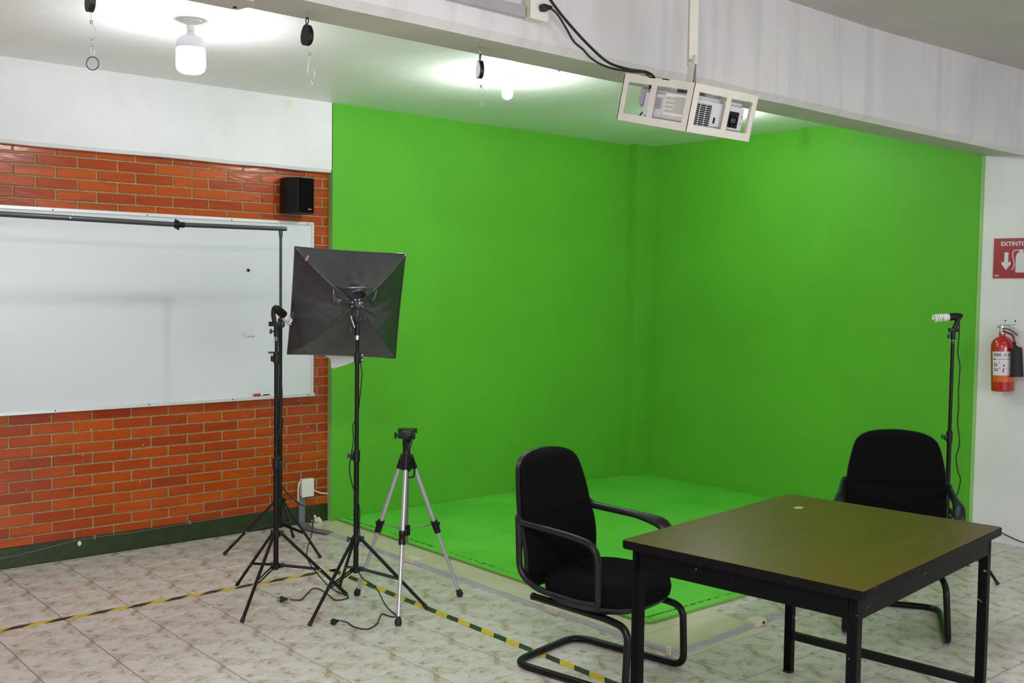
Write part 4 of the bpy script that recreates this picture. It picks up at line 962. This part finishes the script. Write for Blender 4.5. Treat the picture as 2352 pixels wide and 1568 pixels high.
bm = cord([cw(1.50, 0.032), cw(1.42, 0.036), cw(1.30, 0.032), cw(1.22, 0.048), cw(1.08, 0.044), cw(0.98, 0.048), cw(0.88, 0.046), cw(0.76, 0.062), cw(0.68, 0.044), cw(0.60, 0.056), cw(0.54, 0.075), cw(0.46, 0.06), cw(0.36, 0.04), cw(0.2, 0.03, 0.02), (6.20, 3.0, 0.01), (6.5, 3.05, 0.006), (6.75, 3.13, 0.02), (6.94, 3.17, 0.085), (6.955, 3.11, 0.068), (6.955, 3.0, 0.042), (6.955, 2.8, 0.03), (6.955, 2.2, 0.02)], 0.0036)
new_obj('power_cord', bm, M_rubber, s4, 'all', world=True)

# ------------------------------------------------------------------ silver photo tripod
tc_ = (3.089, 4.446)
tp = thing('camera_tripod', 'silver camera tripod with black head before the green wall', 'tripod', (tc_[0], tc_[1], 0))
for fx, fy in [(-0.211, -0.246), (-0.102, 0.294), (0.313, -0.048)]:
    d = Vector((fx, fy, 0)).normalized(); a = Vector((tc_[0], tc_[1], 0.765))+d*0.028; b = Vector((tc_[0]+fx, tc_[1]+fy, 0.03)); k = a.lerp(b, 0.50); s = Vector((-d.y, d.x, 0))
    al = M_alu
    bm = bmesh.new(); tube(bm, [a, k], 0.0130, 12, ell=(1.0, 0.85)); leg = new_obj('leg', bm, al, tp, True, world=True)
    mo = -Vector(tp.location)
    bm = bmesh.new(); tube(bm, [k, b], 0.0095, 12); new_obj('lower_tube', bm, al, leg, True).location = mo
    dd = (b-a).normalized()
    bm = bmesh.new(); tube(bm, [a-dd*0.02, a+dd*0.055], 0.015, 12, ell=(1, 0.9)); new_obj('leg_shoulder', bm, M_black, leg, True).location = mo
    bm = bmesh.new(); tube(bm, [k-dd*0.032, k-dd*0.003], 0.0185, 14); tube(bm, [k+dd*0.002, k+dd*0.036], 0.0175, 14); box(bm, k-d*0.0-dd*0.012+d*0.018, (0.014, 0.02, 0.02), 0.002); new_obj('leg_lock', bm, M_black, leg, True).location = mo
    x, y = frame_at(dd); bm = bmesh.new(); lathe(bm, [(0.010, -0.020), (0.013, -0.012), (0.017, 0.002), (0.018, 0.014), (0.014, 0.022), (0, 0.022)], b+dd*0.006, 14, basis(x, y, dd).to_3x3()); new_obj('rubber_foot', bm, M_rubber, leg, True).location = mo
    bm = bmesh.new(); tube(bm, [Vector((tc_[0], tc_[1], 0.395))+d*0.015, k-dd*0.012-d*0.01], 0.004, 8, ell=(1.5, 0.7)); new_obj('spreader', bm, M_greym, tp, True, world=True)
bm = bmesh.new(); tube(bm, [(tc_[0], tc_[1], 0.33), (tc_[0], tc_[1], 0.76)], 0.0125, 16); new_obj('centre_column', bm, M_greym, tp, True, world=True)
bm = bmesh.new(); box(bm, (tc_[0], tc_[1], 0.395), (0.034, 0.034, 0.055), 0.004); new_obj('spreader_hub', bm, M_black, tp, True, world=True)
bm = bmesh.new(); lathe(bm, [(0.018, 0.70), (0.028, 0.715), (0.034, 0.745), (0.032, 0.775), (0.020, 0.79), (0.019, 0.83), (0.021, 0.833), (0.021, 0.86), (0.016, 0.865), (0, 0.865)], (tc_[0], tc_[1], 0), 20); new_obj('shoulder', bm, M_black, tp, True, world=True)
T0 = Vector((tc_[0], tc_[1], 0))
bm = bmesh.new(); lathe(bm, [(0.013, 0.862), (0.013, 0.875), (0.016, 0.877), (0.016, 0.893), (0, 0.893)], T0, 14)
Rz = Matrix.Rotation(math.atan2(CRT.y, CRT.x), 3, 'Z')
box(bm, T0+VZ*0.893-CRT*0.034, (0.018, 0.030, 0.044), 0.003, Rz); box(bm, T0+VZ*0.893+CRT*0.034, (0.018, 0.034, 0.050), 0.003, Rz); box(bm, T0+VZ*0.884, (0.05, 0.034, 0.034), 0.004, Rz); new_obj('pan_head', bm, M_black, tp, True, world=True)
bm = bmesh.new(); box(bm, T0+VZ*0.916, (0.088, 0.056, 0.012), 0.003, Rz); box(bm, T0+VZ*0.908-CRT*0.036, (0.012, 0.05, 0.014), 0.002, Rz); new_obj('camera_plate', bm, M_black, tp, True, world=True)
bm = bmesh.new(); knob(bm, T0+VZ*0.886-CRT*0.040, -CRT, 0.017, 0.024); knob(bm, T0+VZ*0.912+CRT*0.038, CRT, 0.013, 0.016); new_obj('knob', bm, M_rubber, tp, True, world=True)
bm = bmesh.new(); pa = T0+VZ*0.888+CRT*0.028-CFW*0.01; tube(bm, [pa, pa-CFW*0.05-VZ*0.03, pa-CFW*0.13-VZ*0.05-CRT*0.006], [0.006, 0.008, 0.0105], 12); new_obj('pan_handle', bm, M_arm, tp, True, world=True)
bm = bmesh.new(); q0 = T0+CRT*0.022-CFW*0.015; tube(bm, smoothpath([q0+VZ*0.775, q0+VZ*0.765+CRT*0.014, q0+VZ*0.73+CRT*0.022, q0+VZ*0.69+CRT*0.020, q0+VZ*0.675+CRT*0.016, q0+VZ*0.672-CRT*0.008], 5), 0.0050, 8, ell=(1.3, 0.8)); new_obj('crank', bm, M_black, tp, True, world=True)

# ------------------------------------------------------------------ fire extinguisher and sign on the right wall
ex = thing('fire_extinguisher', 'red fire extinguisher with white label hung on the right wall', 'fire extinguisher', (6.90, 3.142, 1.02))
lean = Matrix.Rotation(-0.045, 3, 'X'); eo = Vector((6.902, 3.142, 1.018)); R0 = 0.0705
ez = lean @ Vector((0, 0, 1)); ex_x = Vector((1, 0, 0)); ey = lean @ Vector((0, 1, 0))
M_exred = mat('red enamel', srgb(178, 22, 32), 0.22, spec=0.6, coat=0.5)
bm = bmesh.new(); lathe(bm, [(0, 0.0), (0.060, 0.0), (0.068, 0.004), (R0, 0.012), (R0, 0.29), (0.068, 0.312), (0.058, 0.335), (0.040, 0.352), (0.021, 0.362), (0.020, 0.374), (0, 0.374)], eo, 40, lean); new_obj('cylinder', bm, M_exred, ex, True, world=True)
bm = bmesh.new(); lathe(bm, [(0.017, 0.374), (0.022, 0.376), (0.023, 0.388), (0.018, 0.392), (0.014, 0.410), (0.013, 0.43), (0, 0.43)], eo, 20, lean); new_obj('valve', bm, M_chrome, ex, True, world=True)
E0 = lambda x, y, z: eo + ex_x*x + ey*y + ez*z
bm = bmesh.new(); tube(bm, [E0(0, 0.018, 0.432), E0(-0.01, -0.06, 0.434), E0(-0.015, -0.10, 0.437)], [0.006, 0.005, 0.003], 8, ell=(1.6, 0.6)); new_obj('carry_lever', bm, M_chrome, ex, True, world=True)
bm = bmesh.new(); tube(bm, smoothpath([E0(0, 0.01, 0.405), E0(-0.01, -0.03, 0.410), E0(-0.015, -0.07, 0.395), E0(-0.016, -0.105, 0.368)], 5), 0.009, 8, ell=(1.3, 0.7)); new_obj('squeeze_lever', bm, mat('grey lever', srgb(120, 118, 122), 0.35, metal=0.6), ex, True, world=True)
bm = bmesh.new(); tube(bm, smoothpath([E0(-0.01, -0.01, 0.392), E0(-0.02, -0.04, 0.385), E0(-0.025, -0.072, 0.370), E0(-0.028, -0.088, 0.345), E0(-0.028, -0.090, 0.315)], 5), 0.0075, 10); new_obj('hose', bm, mat('dark red hose', srgb(130, 18, 34), 0.4), ex, True, world=True)
bm = bmesh.new(); tube(bm, [E0(-0.028, -0.090, 0.325), E0(-0.028, -0.090, 0.30), E0(-0.03, -0.10, 0.29), E0(-0.03, -0.105, 0.285), E0(-0.03, -0.105, 0.10)], [0.011, 0.011, 0.012, 0.033, 0.040], 16); new_obj('discharge_horn', bm, M_rubber, ex, True, world=True)
bm = bmesh.new(); lathe(bm, [(0.011, 0), (0.011, 0.006), (0, 0.007)], E0(-0.014, 0.014, 0.425), 12, Matrix.Rotation(-PI/2, 3, 'Y')); new_obj('gauge', bm, M_chrome, ex, True, world=True)
bm = bmesh.new(); box(bm, (6.972, 3.135, 1.440), (0.03, 0.02, 0.012)); new_obj('wall_hook', bm, M_chrome, ex, world=True)
# label bent round the cylinder: angle measured from the direction towards the viewer
A0_ = math.atan2(-0.42, -0.9)
def on_cyl(s, z, off=0.0):
    a = A0_ + s/R0
    return E0((R0+off)*math.cos(a), (R0+off)*math.sin(a), z)
def cyl_patch(name, s0, s1, z0, z1, m, off=0.0006, parent=None):
    bm = bmesh.new(); n = max(2, int((s1-s0)/0.006)); r0 = [bm.verts.new(on_cyl(s0+(s1-s0)*k/n, z0, off)) for k in range(n+1)]; r1 = [bm.verts.new(on_cyl(s0+(s1-s0)*k/n, z1, off)) for k in range(n+1)]
    for k in range(n): bm.faces.new((r0[k], r0[k+1], r1[k+1], r1[k]))
    return new_obj(name, bm, m, ex, 'all', world=True) if parent is None else new_obj(name, bm, m, parent, 'all')
def cyl_text(name, txt, size, s, z, m, bold=0.0, off=0.0010):
    bm = text_mesh(txt, size, 0.0002, bold)
    for v in bm.verts:
        p = on_cyl(s+v.co.x, z+v.co.y, off+v.co.z); v.co = p
    return new_obj(name, bm, m, ex, world=True)
M_lab = mat('label paper', srgb(214, 212, 222), 0.4); M_orange = mat('orange label band', srgb(214, 110, 24), 0.4)
M_lred = mat('label dark red', srgb(130, 24, 40), 0.5); M_lblk = mat('label black', srgb(30, 28, 36), 0.5); M_lblue = mat('label blue', srgb(52, 96, 190), 0.5)
M_lgrey = mat('label grey', srgb(150, 150, 165), 0.5)
cyl_patch('label', -0.068, 0.095, 0.108, 0.262, M_lab, 0.0005); cyl_patch('label_band', -0.066, 0.093, 0.066, 0.108, M_orange, 0.0005)
cyl_text('label_title', 'FIRE', 0.027, -0.056, 0.232, M_lred, 0.0006); cyl_text('label_title', 'SH', 0.027, 0.030, 0.232, M_lred, 0.0006)
bm = bmesh.new(); fl_ = [(0, -0.012), (0.008, -0.006), (0.007, 0.004), (0.001, 0.014), (-0.002, 0.004), (-0.008, 0.0), (-0.007, -0.008)]
vs = [bm.verts.new(on_cyl(0.016+x, 0.242+y, 0.001)) for x, y in fl_]; bm.faces.new(vs); new_obj('flame_mark', bm, M_orange, ex, world=True)
cyl_patch('label_bar', -0.062, -0.040, 0.210, 0.216, M_lblk, 0.0009)
cyl_patch('label_line', -0.036, 0.050, 0.2105, 0.2155, M_lgrey, 0.0009)
cyl_patch('pictogram', -0.055, -0.033, 0.168, 0.186, M_lred, 0.0009); cyl_patch('pictogram', -0.053, -0.031, 0.136, 0.153, M_lblue, 0.0009)
cyl_patch('pictogram_inner', -0.050, -0.038, 0.172, 0.182, M_lab, 0.0012); cyl_patch('pictogram_inner', -0.047, -0.037, 0.141, 0.149, M_lab, 0.0012)
cyl_patch('pictogram', 0.000, 0.008, 0.128, 0.152, M_lred, 0.0009); cyl_patch('pictogram', 0.002, 0.012, 0.165, 0.176, M_lred, 0.0009); cyl_patch('pictogram', 0.010, 0.026, 0.152, 0.154, M_lblk, 0.0009); cyl_patch('pictogram', 0.000, 0.014, 0.177, 0.179, M_lgrey, 0.0009)
for s_, z_ in ((-0.018, 0.192), (-0.018, 0.156)): cyl_patch('label_dot', s_-0.003, s_+0.003, z_-0.003, z_+0.003, M_lred, 0.0009)
for k in range(5): cyl_patch('label_line', -0.058+0.003*(k % 2), 0.060-0.008*(k % 3), 0.0725+k*0.0068, 0.0742+k*0.0068, M_lred, 0.0009)
for yy in (3.18, 3.115):
    bm = bmesh.new(); lathe(bm, [(0.005, 0), (0.005, 0.002), (0, 0.002)], (XR-0.004, yy, 1.478), 10, Matrix.Rotation(-PI/2, 3, 'Y')); tag(new_obj('wall_screw', bm, M_dark), 'small dark screw in the right wall above the extinguisher valve, ' + ('farther' if yy > 3.15 else 'nearer'), 'screw')

sg = thing('extinguisher_sign', 'red extinguisher sign with white arrow on the right wall', 'sign', (XR-0.004, 3.28, 1.75))
SY0, SZ0, SW, SH = 3.272, 1.757, 0.27, 0.262
M_signred = mat('sign red', srgb(150, 30, 34), 0.35); M_signw = mat('sign white', srgb(208, 204, 210), 0.4)
XS = XR-0.004
new_obj('backing', bx(XS-0.0045, XS, SY0-SW-0.003, SY0+0.006, SZ0-0.006, SZ0+SH+0.003, 0.001), M_signw, sg, world=True)
new_obj('red_panel', bx(XS-0.0055, XS-0.0045, SY0-SW, SY0, SZ0, SZ0+SH), M_signred, sg, world=True)
SM = basis(Vector((0, -1, 0)), Vector((0, 0, 1)), Vector((-1, 0, 0)), (XS-0.0056, SY0, SZ0))
def sign_poly(name, polys):
    bm = bmesh.new()
    for pl in polys: prism(bm, pl, (0, 0, 0), (1, 0, 0), (0, 1, 0), (0, 0, 1), 0.0006)
    bmesh.ops.transform(bm, matrix=SM, verts=bm.verts); return new_obj(name, bm, M_signw, sg, world=True)
def sign_text(name, txt, size, x, y, bold=0.0):
    bm = text_mesh(txt, size, 0.0003, bold); bmesh.ops.transform(bm, matrix=SM @ Matrix.Translation((x, y, 0.0002)), verts=bm.verts); return new_obj(name, bm, M_signw, sg, world=True)
sign_text('sign_text', 'EXTINTOR', 0.039, 0.046, 0.213, 0.0010); sign_text('sign_text', 'DIA', 0.018, 0.011, 0.012, 0.0005)
sign_poly('arrow', [[(0.072, 0.170), (0.072, 0.105), (0.055, 0.110), (0.055, 0.092), (0.085, 0.055), (0.115, 0.092), (0.115, 0.110), (0.098, 0.105), (0.098, 0.170)]])
sign_poly('extinguisher_icon', [[(0.147, 0.038), (0.215, 0.038), (0.215, 0.145), (0.205, 0.165), (0.190, 0.172), (0.172, 0.172), (0.157, 0.165), (0.147, 0.145)], [(0.168, 0.172), (0.195, 0.172), (0.195, 0.188), (0.168, 0.188)]])
bm = bmesh.new(); hz = smoothpath([(0.168, 0.182, 0.0004), (0.150, 0.184, 0.0004), (0.130, 0.176, 0.0004), (0.126, 0.150, 0.0004), (0.135, 0.115, 0.0004), (0.138, 0.080, 0.0004), (0.124, 0.055, 0.0004)], 5)
quadstrip(bm, hz, 0.0055, (0, 0, 1), 0.0006); bmesh.ops.transform(bm, matrix=SM, verts=bm.verts); new_obj('hose_icon', bm, M_signw, sg, world=True)

# grey object foot at the right edge of the floor
bm = bmesh.new(); lathe(bm, [(0, 0), (0.045, 0), (0.05, 0.01), (0.045, 0.03), (0.02, 0.045), (0.012, 0.06), (0.012, 0.25), (0, 0.25)], (6.66, 2.79, 0.001), 20); tag(new_obj('stand_foot', bm, mat('grey rubber foot', srgb(96, 94, 98), 0.6), None, True), 'grey rubber foot on the floor by the right wall at the picture edge', 'foot')

# ------------------------------------------------------------------ chairs
def superell(n, a, b, e=2.6):
    out = []
    for k in range(n):
        t = 2*PI*k/n; c, s = math.cos(t), math.sin(t)
        out.append((a*abs(c)**(2/e)*(1 if c >= 0 else -1), b*abs(s)**(2/e)*(1 if s >= 0 else -1)))
    return out
def make_chair(label, loc, rz):
    t = thing('office_chair', label, 'chair', loc, rz, 'black cantilever armchairs')
    # local: faces -Y
    # seat cushion: stacked superellipse slices, waterfall front, dished top
    bm = bmesh.new(); N = 44; rings = []
    a, b = 0.245, 0.245
    for z, s in ((0.338, 0.80), (0.345, 0.90), (0.365, 0.985), (0.392, 1.0), (0.418, 0.975), (0.436, 0.90), (0.443, 0.78), (0.441, 0.5), (0.438, 0.25)):
        ring = []
        for x, y in superell(N, a*s, b*s, 3.0):
            yy = y-0.015; f = max(0, (-yy-0.08)/0.18)
            drop = 0.020*f*f if z > 0.36 else -0.0
            wide = 1+0.04*(1-abs(yy)/0.26)
            dish = 0.0
            if z > 0.43: dish = -0.010*(1-(abs(x)/0.24))*(1 if yy > -0.12 else 0.3)
            ring.append(bm.verts.new((x*wide, yy, z-drop+dish)))
        rings.append(ring)
    for A, B in zip(rings, rings[1:]):
        for k in range(N): bm.faces.new((A[k], A[(k+1) % N], B[(k+1) % N], B[k]))
    bm.faces.new(rings[0]); bm.faces.new(rings[-1]); new_obj('seat', bm, M_fabric, t, 'all')
    bm = bmesh.new(); rings = []
    for z, s in ((0.318, 0.80), (0.322, 0.90), (0.338, 0.955), (0.350, 0.955)):
        rings.append([bm.verts.new((x*1.02, y-0.015, z)) for x, y in superell(N, a*s, b*s, 3.0)])
    for A, B in zip(rings, rings[1:]):
        for k in range(N): bm.faces.new((A[k], A[(k+1) % N], B[(k+1) % N], B[k]))
    bm.faces.new(rings[0]); bm.faces.new(rings[-1]); new_obj('seat_shell', bm, M_arm, t, True)
    # backrest: outline w(z), thickness, slight recline and curve
    WK = [(0, 0.150), (0.03, 0.190), (0.08, 0.220), (0.16, 0.236), (0.35, 0.243), (0.5, 0.242), (0.65, 0.234), (0.78, 0.219), (0.86, 0.207), (0.91, 0.193), (0.95, 0.168), (0.98, 0.125), (0.995, 0.075), (1.0, 0.03)]
    def w_at(u):     # u 0 bottom .. 1 top
        for (a_, wa), (b_, wb_) in zip(WK, WK[1:]):
            if u <= b_+1e-9:
                return wa+(wb_-wa)*(u-a_)/(b_-a_)
        return 0.03
    def back_y(u, x=0): return 0.248+0.012*u+0.075*u*u - 0.018*math.sin(min(1, u/0.55)*PI) - 0.25*x*x*(0.9)
    z0, z1 = 0.355, 0.935
    def back_shell(bm, off_f, off_b, sc, pad):
        NU, NV = 26, 40
        F, Bk = [], []
        for j in range(NV+1):
            u = j/NV; uu = 1-(1-u)**1.25; 
            rowF, rowB = [], []
            W = max(0.012, w_at(uu))*sc*1.03
            for i in range(NU+1):
                s = -1+2*i/NU; s2_ = math.sin(s*PI/2); x = s2_*W
                z = z0+(z1-z0)*uu
                edge_ = (1-abs(s2_)**3.2)**0.6 if abs(s2_) < 1 else 0
                vert_ = min(1, (uu/0.06))**0.5*min(1, ((1-uu)/0.05))**0.5
                puff = pad*edge_*vert_
                if pad > 0:
                    puff -= 0.020*math.exp(-((z-0.655)/0.008)**2)*edge_*(1 if abs(s2_) < 0.84 else 0.3)
                    puff += 0.006*math.exp(-((z-0.60)/0.05)**2)*edge_
                y = back_y(uu, x)
                rowF.append(bm.verts.new((x, y+off_f-puff, z))); rowB.append(bm.verts.new((x, y+off_b, z)))
            F.append(rowF); Bk.append(rowB)
        for j in range(NV):
            for i in range(NU):
                bm.faces.new((F[j][i], F[j][i+1], F[j+1][i+1], F[j+1][i])); bm.faces.new((Bk[j][i+1], Bk[j][i], Bk[j+1][i], Bk[j+1][i+1]))
            bm.faces.new((F[j][0], F[j+1][0], Bk[j+1][0], Bk[j][0])); bm.faces.new((F[j][NU], Bk[j][NU], Bk[j+1][NU], F[j+1][NU]))
        for i in range(NU):
            bm.faces.new((F[0][i], Bk[0][i], Bk[0][i+1], F[0][i+1])); bm.faces.new((F[NV][i], F[NV][i+1], Bk[NV][i+1], Bk[NV][i]))
    bm = bmesh.new(); back_shell(bm, 0.0, 0.012, 0.985, 0.045); new_obj('backrest', bm, M_fabric, t, 'all')
    bm = bmesh.new(); back_shell(bm, 0.010, 0.034, 1.0, 0.0); new_obj('back_shell', bm, M_arm, t, True)
    # arm loops
    for sx in (-1, 1):
        X = 0.262*sx
        pts = [(X*0.95, 0.285, 0.672), (X*0.99, 0.262, 0.648), (X*1.03, 0.0, 0.634), (X*1.05, -0.150, 0.612), (X*1.02, -0.150, 0.368), (X*0.97, -0.05, 0.358), (X*0.93, 0.18, 0.368), (X*0.92, 0.285, 0.42)]
        path = fillet(pts, [0.03, 0.04, 0.05, 0.085, 0.02, 0.03, 0.07, 0.10], 6, closed=True)
        n = len(path); rad = []; wide_ = []
        for p in path:
            top = min(1, max(0, (p.z-0.58)/0.04)); fr = min(1, max(0, (0.02-p.y)/0.14)); lo = min(1, max(0, (0.44-p.z)/0.06))
            rad.append(0.0135+0.0015*fr); wide_.append((1.05+0.35*top+0.85*fr*(1-lo), 0.95))
        bm = bmesh.new(); tube(bm, path, rad, 14, closed=True, ell=wide_); new_obj('armrest', bm, M_arm, t, 'all')
        for yy in (0.08, -0.06):
            bm = bmesh.new(); lathe(bm, [(0.006, 0), (0.006, 0.002), (0, 0.002)], (X*0.95+sx*0.0145, yy, 0.366), 8, Matrix.Rotation(sx*PI/2, 3, 'Y')); new_obj('screw', bm, M_dark, t)
    # cantilever tube frame: one continuous bent tube
    r = 0.0155; W = 0.232
    pts = [(-0.20, 0.235, 0.318), (-0.20, -0.15, 0.300), (-0.215, -0.262, 0.285), (-W, -0.262, 0.0165), (-W, 0.32, 0.0165), (W, 0.32, 0.0165), (W, -0.262, 0.0165), (0.215, -0.262, 0.285), (0.20, -0.15, 0.300), (0.20, 0.235, 0.318)]
    bm = bmesh.new(); tube(bm, fillet(pts, [0, 0.05, 0.085, 0.055, 0.09, 0.09, 0.055, 0.085, 0.05, 0], 7), r, 14); new_obj('cantilever_frame', bm, M_blackm, t, 'all')
    bm = bmesh.new(); tube(bm, [(-0.2, 0.10, 0.309), (0.2, 0.10, 0.309)], 0.010, 10); tube(bm, [(-0.2, -0.10, 0.303), (0.2, -0.10, 0.303)], 0.010, 10); new_obj('cross_tube', bm, M_blackm, t, True)
    for sx in (-1, 1):
        bm = bmesh.new(); lathe(bm, [(0.014, 0), (0.0165, 0.002), (0.0165, 0.014), (0, 0.014)], (0.20*sx, 0.230, 0.318), 12, Matrix.Rotation(-PI/2, 3, 'X')); new_obj('end_cap', bm, M_rubber, t, True)
    return t
make_chair('black armchair beside the silver tripod, left end of the table', (3.245, 3.160, 0), math.radians(10))
make_chair('black armchair behind the far short end of the table', (4.825, 2.695, 0), math.radians(-58.5))

# ------------------------------------------------------------------ table
tb = thing('work_table', 'rectangular table with worn wood laminate top and black steel legs', 'table', (3.346, 2.1735, 0), math.radians(6.8))
HU, HV, TH = 0.607, 0.4475, 0.77
def rrect(hu, hv, r, n=5):
    out = []
    for cx, cy, a0 in ((hu-r, hv-r, 0), (-hu+r, hv-r, PI/2), (-hu+r, -hv+r, PI), (hu-r, -hv+r, 3*PI/2)):
        for k in range(n+1): out.append((cx+r*math.cos(a0+PI/2*k/n), cy+r*math.sin(a0+PI/2*k/n)))
    return out
bm = bmesh.new(); prism(bm, rrect(HU-0.003, HV-0.003, 0.012), (0, 0, TH-0.0015), (1, 0, 0), (0, 1, 0), (0, 0, 1), 0.0015); new_obj('laminate_top', bm, M_wood, tb)
M_edge = mat('black edge band', srgb(22, 20, 22), 0.35, noise=0.2, nscale=30)
def chip_mat(name, base, rough=0.35):
    m = mat(name, base, rough+0.12, spec=0.10); nt = m.node_tree; b = nt.nodes['Principled BSDF']; tc = nt.nodes.new('ShaderNodeTexCoord')
    mp = nt.nodes.new('ShaderNodeMapping'); mp.inputs['Scale'].default_value = (1, 1, 1.6); nt.links.new(tc.outputs['Object'], mp.inputs[0])
    r = ramp(nt, noise(nt, mp.outputs[0], 30, 4, 0.6), [(0.72, (0, 0, 0, 1)), (0.735, (1, 1, 1, 1))])
    nt.links.new(mixc(nt, r.outputs[0], base, srgb(120, 122, 126)), b.inputs['Base Color']); return m
M_edge = chip_mat('chipped black edge', srgb(9, 8, 9)); M_apron = chip_mat('chipped black apron', srgb(5, 5, 6), 0.3)
bm = bmesh.new(); prism(bm, rrect(HU, HV, 0.015), (0, 0, TH-0.030), (1, 0, 0), (0, 1, 0), (0, 0, 1), 0.0285); bmesh.ops.bevel(bm, geom=[e for e in bm.edges if abs(e.verts[0].co.z-e.verts[1].co.z) < 1e-6], offset=0.003, segments=2, affect='EDGES'); new_obj('edge_band', bm, M_edge, tb, True)
LU, LV, LW = 0.562, 0.400, 0.034
for (x0, x1, y0, y1) in ((-LU, LU, -LV-0.017, -LV-0.014), (-LU, LU, LV+0.014, LV+0.017), (-LU-0.017, -LU-0.014, -LV, LV), (LU+0.014, LU+0.017, -LV, LV)):
    bm = bx(x0, x1, y0, y1, TH-0.102, TH-0.030)
    horiz = (x1-x0) > 0.1
    if horiz: box(bm, ((x0+x1)/2, (y0+y1)/2+(0.008 if y0 < 0 else -0.008), TH-0.101), (x1-x0, 0.018, 0.002))
    else: box(bm, ((x0+x1)/2+(0.008 if x0 < 0 else -0.008), (y0+y1)/2, TH-0.101), (0.018, y1-y0, 0.002))
    new_obj('apron', bm, M_apron, tb)
for u, v in ((-1, -1), (1, -1), (1, 1), (-1, 1)):
    bm = bmesh.new(); box(bm, (u*LU, v*LV, (TH-0.031)/2+0.004), (LW, LW, TH-0.031-0.008), 0.0015)
    box(bm, (u*(LU+0.0175), v*LV+0.004, (TH-0.031)/2+0.004), (0.0015, 0.010, TH-0.05)); leg = new_obj('leg', bm, M_apron, tb)
    bm = bmesh.new(); box(bm, (u*LU, v*LV, 0.005), (LW+0.003, LW+0.003, 0.010), 0.002); new_obj('foot_cap', bm, M_rubber, leg)
for u in (-1, 1):
    bm = bmesh.new(); box(bm, (u*LU, 0, 0.165), (0.022, 2*LV-LW, 0.034), 0.0015); new_obj('stretcher', bm, M_blackm, tb)
bm = bmesh.new(); tube(bm, smoothpath([(LU-0.03, -0.12, TH-0.102), (LU-0.02, -0.13, TH-0.125), (LU-0.02, -0.15, TH-0.128), (LU-0.02, -0.165, TH-0.105)], 6), 0.0018, 6); new_obj('wire_loop', bm, M_rubber, tb, 'all')
bm = bmesh.new(); n = 18; vs = [bm.verts.new((0.36+0.026*math.cos(2*PI*k/n)*(1+0.12*math.sin(3*k)), 0.27+0.017*math.sin(2*PI*k/n)*(1+0.1*math.cos(2*k)), TH+0.0003)) for k in range(n)]; bm.faces.new(vs)
new_obj('worn_spot', bm, mat('bare worn spot', srgb(176, 170, 140), 0.6), tb)

# ------------------------------------------------------------------ small marks on the walls
bm = bmesh.new(); box(bm, (3.46, YG-0.0005, 2.855), (0.035, 0.0012, 0.045), 0, Matrix.Rotation(0.05, 3, 'Y')); tag(new_obj('masking_tape', bm, mat('aged masking tape', srgb(214, 210, 186), 0.6)), 'small square of aged tape on the upper white wall', 'tape')
bpy.context.view_layer.update()
